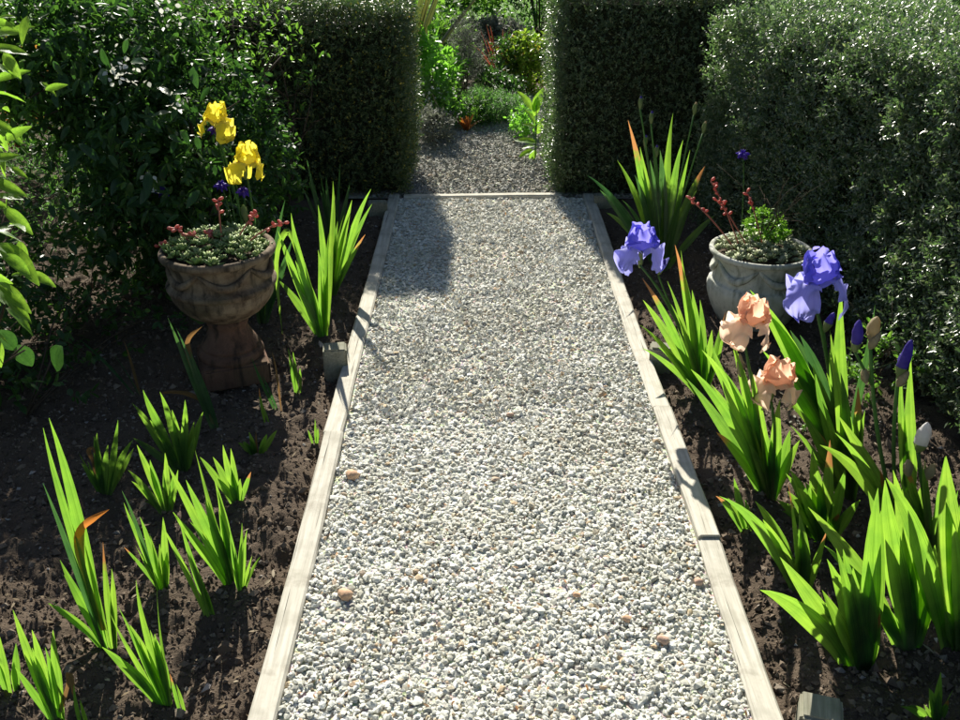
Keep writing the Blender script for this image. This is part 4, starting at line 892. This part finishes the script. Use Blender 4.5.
bush('fern_tuft', 'small leafy weed at the hedge foot behind the buds', 'plant', (1.36, 2.9, 0), [((1.36, 2.9, .1), (.12, .14, .1))], 260, .03, .016, 'mid_leaf', stems=3, r0=.003, shell=.2)

# ------------------------------------------------------------------ the garden beyond the gap
mb = MB(); xs = np.linspace(-4, 5, 40); ysb = np.linspace(5.62, 9.4, 30); X, Y = np.meshgrid(xs, ysb); Z = noise2(X*4, Y*4, 9)*.05 - .036
i = (np.arange(39)[None] + (np.arange(29)*40)[:, None]).ravel()
link('far_garden_bed', np_mesh('far_garden_bed', np.stack([X.ravel(), Y.ravel(), Z.ravel()], 1), np.stack([i, i+1, i+41, i+40], 1), M['soil'], True), kind='structure')
def strap(name, label, cat, base, n_, L, wd, spread, mat, seed, lean=0.0):
    rn = random.Random(seed); B = Vector(base); rt = thing(name, label, cat, B)
    for k in range(n_):
        a = rn.uniform(0, 6.28); s = spread*rn.uniform(.3, 1); l = L*rn.uniform(.65, 1.1); T = B + Vector((math.cos(a)*s*l + lean*l, math.sin(a)*s*l, l*math.sqrt(max(.1, 1-s*s))))
        nv = Vector((-math.sin(a), math.cos(a), .0)).cross(T-B).normalized(); link('leaf', leaf_mesh(B, T, wd, rn.uniform(.02, .18)*s*1.5, nv, rn.uniform(-.5, .5), M[mat], B), rt)
    return rt
M['flax'] = blade('striped_flax', (.06, .09, .035), (.12, .12, .045), (.12, .2, .05), (.24, .22, .06), tfac=.3)
M['redstrap'] = blade('red_strap_leaf', (.1, .03, .025), (.2, .06, .04), (.3, .06, .04), (.45, .12, .07), tfac=.4)
M['celery'] = mass_leaf('bright_lobed_leaf', [(0, (.09, .24, .025)), (1, (.16, .36, .05))], [(0, (.2, .55, .03)), (1, (.35, .75, .08))], .4, .35, .5)
def GP(px, py): return tuple(G(px, py))
def B_(name, label, px, py, hw, h, nl, L, W, mat, dy=.2, **kw):
    g = G(px, py); hwm = hw*(g.y*CP+.7)/FPX
    return bush(name, label, 'plant', (g.x, g.y, -.03), [((g.x, g.y, h*.55), (hwm, max(dy, hwm*.7), h*.5)), ((g.x-hwm*.3, g.y+.05, h*.8), (hwm*.5, hwm*.5, h*.25))], nl, L, W, mat, **kw)
B_('lobed_plant', 'bright green broad-leaf plant just behind the left hedge block', 432, 112, 24, .5, 700, .07, .035, 'celery', up=1.1, stems=8, r0=.005, twig='stem', shell=.3)
B_('white_flowered_plant', 'light green plant dotted with small white flowers beyond the left hedge', 434, 124, 24, .3, 1500, .028, .016, 'mid_leaf', stems=8, r0=.003, twig='stem', shell=.2)
g = G(434, 126); n_ = 90; pos = np.array([g.x, g.y-.1, .2]) + rng.normal(0, 1, (n_, 3))*np.array([.11, .06, .09]); V, F, r_ = leaves_np(PETAL6, pos-np.array((g.x, g.y, 0)), rdir(n_), rdir(n_), .02, .018, rng.random(n_))
wf = [o for o in C.objects if o.name.startswith('white_flowered_plant')][0]; fo = link('flower_heads', np_mesh('flower_heads', V, F, M['white_fl'], rnd=r_), wf, kind='stuff')
B_('grey_mound_plant', 'dark grey-leaved mound at the path side beyond the left hedge', 434, 143, 22, .2, 1500, .03, .014, 'grey_leaf', stems=5, r0=.003, shell=.3)
B_('wispy_grey_shrub', 'wispy grey columnar shrub in the middle of the far garden', 466, 100, 17, .62, 7000, .03, .004, 'grey_leaf', stems=14, r0=.004, T=KITE, up=1.0, shell=.1)
B_('feathery_plant', 'low feathery blue-green plant at the end of the far gravel', 490, 122, 34, .2, 6000, .03, .006, 'fern_leaf', stems=6, r0=.003, T=KITE, shell=.2)
B_('feathery_plant', 'small feathery plant on the right end of the far gravel', 512, 118, 22, .14, 2600, .03, .007, 'fern_leaf', stems=4, r0=.003, T=KITE, shell=.2)
B_('yellow_green_shrub', 'yellow-green shrub with reddish tips right of the far path', 528, 92, 24, .42, 3200, .04, .02, 'lime_leaf', stems=8, shell=.4)
B_('yellow_green_shrub', 'yellow-green shrub half hidden behind the right hedge block', 566, 95, 30, .5, 2200, .04, .02, 'lime_leaf', stems=6, shell=.4)
strap('red_spiky_plant', 'red-brown spiky strap-leaved plant beside the wispy grey shrub', 'plant', GP(500, 84), 46, .5, .014, .85, 'redstrap', 5)
strap('flax_plant', 'striped bronze flax leaning out behind the left hedge', 'plant', (-.62, 7.6, 0), 26, 1.15, .05, .6, 'flax', 8, .12)
M['rustleaf'] = blade('rust_leaf', (.32, .1, .03), (.4, .16, .05), (.6, .16, .03), (.7, .28, .06), tfac=.4)
strap('rusty_leaf_tuft', 'small tuft of rust-orange leaves at the far gravel edge', 'plant', GP(466, 132), 11, .13, .035, .85, 'rustleaf', 11)
# broad-leaved plant against the right block
FB = G(535, 158); fx = thing('broad_leaved_plant', 'broad bright-leaved young plant at the foot of the right hedge block', 'plant', FB)
for i, (a, b) in enumerate((((538, 110), (527, 90)), ((542, 128), (530, 122)), ((543, 143), (522, 137)), ((540, 116), (545, 96)), ((545, 140), (556, 132)), ((540, 150), (524, 155)), ((541, 124), (533, 108)), ((545, 152), (553, 161)), ((540, 112), (548, 88)), ((542, 150), (534, 164)), ((543, 134), (551, 118)), ((541, 146), (528, 146)))):
    put_leaf(fx, pbm[i % 3], OP(a[0]-6, a[1], FB, random.uniform(-.2, .2)), OP(b[0]-6, b[1], FB, random.uniform(-.3, .3)), (random.uniform(-.6, .6), -.4, .9), 1.0)
stem(fx, FB, [FB, FB+Vector((.005, 0, .15)), FB+Vector((0, 0, .33))], .005, .003)
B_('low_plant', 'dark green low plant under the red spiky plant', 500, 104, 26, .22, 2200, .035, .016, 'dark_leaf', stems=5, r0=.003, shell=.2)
B_('leafy_plant', 'mid-green leafy plant behind the bright lobed one', 448, 80, 26, .45, 1800, .05, .025, 'mid_leaf', stems=6, r0=.005, shell=.3)
B_('leafy_plant', 'pale leafy plant behind the red spiky plant', 500, 62, 30, .35, 2600, .05, .02, 'grey_leaf', stems=6, r0=.004, shell=.3)
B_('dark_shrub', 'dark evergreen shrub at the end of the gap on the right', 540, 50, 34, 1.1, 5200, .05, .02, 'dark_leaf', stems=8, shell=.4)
B_('leafy_plant', 'tall green leafy plant at the back of the gap', 470, 52, 34, .75, 3600, .06, .026, 'mid_leaf', stems=8, r0=.006, shell=.3)
B_('lobed_plant', 'bright leafy clump between the grey shrub and the lobed plant', 448, 100, 16, .36, 700, .05, .024, 'celery', up=1.0, stems=5, r0=.004, twig='stem', shell=.3)
B_('dark_plant', 'dark bronze low plant between the grey shrub and yellow-green shrub', 505, 92, 14, .4, 1500, .035, .016, 'dark_leaf', stems=4, r0=.003, shell=.2)
B_('leafy_plant', 'bright green low plant at the right edge of the far gravel', 524, 136, 12, .16, 600, .035, .018, 'celery', up=.7, stems=4, r0=.003, twig='stem', shell=.3)
B_('leafy_plant', 'bright green low plant at the left edge of the far gravel', 449, 126, 14, .2, 700, .035, .018, 'celery', up=.7, stems=4, r0=.003, twig='stem', shell=.3)
B_('feathery_plant', 'pale green feathery tuft by the rust-orange leaves', 478, 124, 12, .16, 1500, .03, .008, 'mid_leaf', stems=4, r0=.003, T=KITE, shell=.2)
# shrubs and trees farther back
M['bark'] = simple('bark', (.06, .045, .035), (.12, .1, .08), 20, .9, .1, bmp=.6, bdist=.01)
def tree(label, x, y, h, r, nl, mat, L=.09, W=.045, name='tree', trunk=.5, flat=1.0):
    B = Vector((x, y, -.06)); rn = random.Random(int(x*10+y*100)); rt = thing(name, label, 'tree', B, 'trees at the back of the garden')
    mb = MB(); top = Vector((x+rn.uniform(-.1, .1), y, h*.8)); P = bezier([B, B.lerp(top, .5)+Vector((rn.uniform(-.2, .2), 0, 0)), top], 8); mb.tube([p-B for p in P], [.09*h/3*(1-.1*i) for i in range(8)], 8)
    blobs = []
    for k in range(9):
        a = k*2.4; f = trunk + (1-trunk)*rn.random(); c = Vector((x+math.cos(a)*r*.55*rn.random(), y+math.sin(a)*r*.55*rn.random(), h*f*.92)); blobs.append((tuple(c), (r*.5, r*.5, r*.42*flat)))
        q = P[rn.randint(2, 6)]; mb.tube([q-B, q.lerp(c, .5)-B+Vector((0, 0, .1)), c-B], [.035*h/3, .025*h/3, .01], 6)
    mb.build('trunk', M['bark'], rt)
    k = nl; P2_ = np.concatenate([np.array(c) + rdir(k//9)*np.array(r_)*(.45+.6*rng.random((k//9, 1))) for c, r_ in blobs]); k = len(P2_)
    L_ = L*rng.uniform(.6, 1.2, k); V, F, q = leaves_np(KITE, P2_-np.array(B), rdir(k)+np.array([0, 0, -.3]), rdir(k)*.6+np.array([0, 0, 1.]), L_, L_*W/L, rng.random(k)); link('crown', np_mesh('crown', V, F, M[mat], rnd=q), rt, kind='stuff')
tree('dark evergreen at the back seen through the right of the gap', .95, 12.2, 3.0, 1.0, 7000, 'dark_leaf', trunk=.12)
tree('green bushy tree far left behind the hedge block', -2.6, 11.5, 2.6, 1.3, 6000, 'mid_leaf', trunk=.15)
tree('dark bushy tree behind the long right hedge', 3.3, 6.2, 2.2, .9, 6000, 'dark_leaf', trunk=.12)
tree('green bushy tree far behind the right hedge block', 3.2, 13, 3, 1.4, 5000, 'mid_leaf', trunk=.15)
tree('bushy tree at the far left edge of the garden', -5.2, 9.0, 2.6, 1.3, 6000, 'mid_leaf', trunk=.15)
bush('leafy_shrub', 'light green leafy shrub behind the left hedge block', 'shrub', (-.75, 9.0, -.05), [((-.75, 9.0, .35), (.4, .35, .4)), ((-.4, 9.3, .3), (.3, .3, .3))], 2400, .06, .03, 'mid_leaf', stems=6)
bush('leafy_shrub', 'green shrub hidden mostly behind the left hedge, farther out', 'shrub', (-2.2, 7.8, -.05), [((-2.2, 7.8, .4), (.7, .5, .45)), ((-1.4, 7.6, .3), (.5, .4, .35))], 3500, .06, .03, 'mid_leaf', stems=6)
n_ = 420; gx = rng.uniform(-.5, .62, n_); gy = 1.2 + 3.8*rng.random(n_)**1.5; ok = (gx > lxa(gy)) & (gx < rxa(gy)); gx, gy = gx[ok], gy[ok]; n_ = len(gx)
V, F, r_ = leaves_np(LEAF, np.stack([gx, gy, np.full(n_, .012)], 1), rdir(n_)*np.array([1, 1, .15]), rdir(n_)*.25+np.array([0, 0, 1.]), rng.uniform(.006, .02, n_), .006, rng.random(n_))
link('leaf_litter', np_mesh('leaf_litter', V, F, M['bronze_leaf'], rnd=r_), kind='stuff', label='tiny brown dry leaf scraps scattered over the gravel', category='leaf litter')
n_ = 900; gx = rng.uniform(-1.6, 1.4, n_); gy = 1.2 + 3.6*rng.random(n_)**1.4; ok = (gx < lxa(gy)-.08) | (gx > rxa(gy)+.08); gx, gy = gx[ok], gy[ok]; n_ = len(gx)
V, F, r_ = leaves_np(LEAF, np.stack([gx, gy, bed_height(gx, gy)-.006], 1), rdir(n_)*np.array([1, 1, .25]), rdir(n_)*.3+np.array([0, 0, 1.]), rng.uniform(.01, .035, n_), rng.uniform(.004, .01, n_), rng.random(n_))
M['straw'] = mass_leaf('straw_scrap', [(0, (.12, .09, .06)), (.6, (.22, .17, .11)), (1, (.4, .34, .25))], [(0, (.1, .07, .04)), (1, (.3, .24, .15))], .8, .1, .2)
link('leaf_litter', np_mesh('leaf_litter', V, F, M['straw'], rnd=r_), kind='stuff', label='dry straw and leaf scraps lying on the soil of both beds', category='leaf litter')
# lawn grass blades
n_ = 18000; gx = rng.uniform(-2.2, 2.6, n_); gy = 9.3 + 9*rng.random(n_)**1.4; V, F, r_ = leaves_np(KITE, np.stack([gx, gy, np.full(n_, -.062)], 1), np.array([0, 0, 1.0])+rng.normal(0, .35, (n_, 3)), rdir(n_), rng.uniform(.05, .12, n_), .008, rng.random(n_))
link('lawn_grass', np_mesh('lawn_grass', V, F, M['mid_leaf'], rnd=r_), kind='stuff', label='sunlit lawn grass far beyond the hedge gap', category='grass')
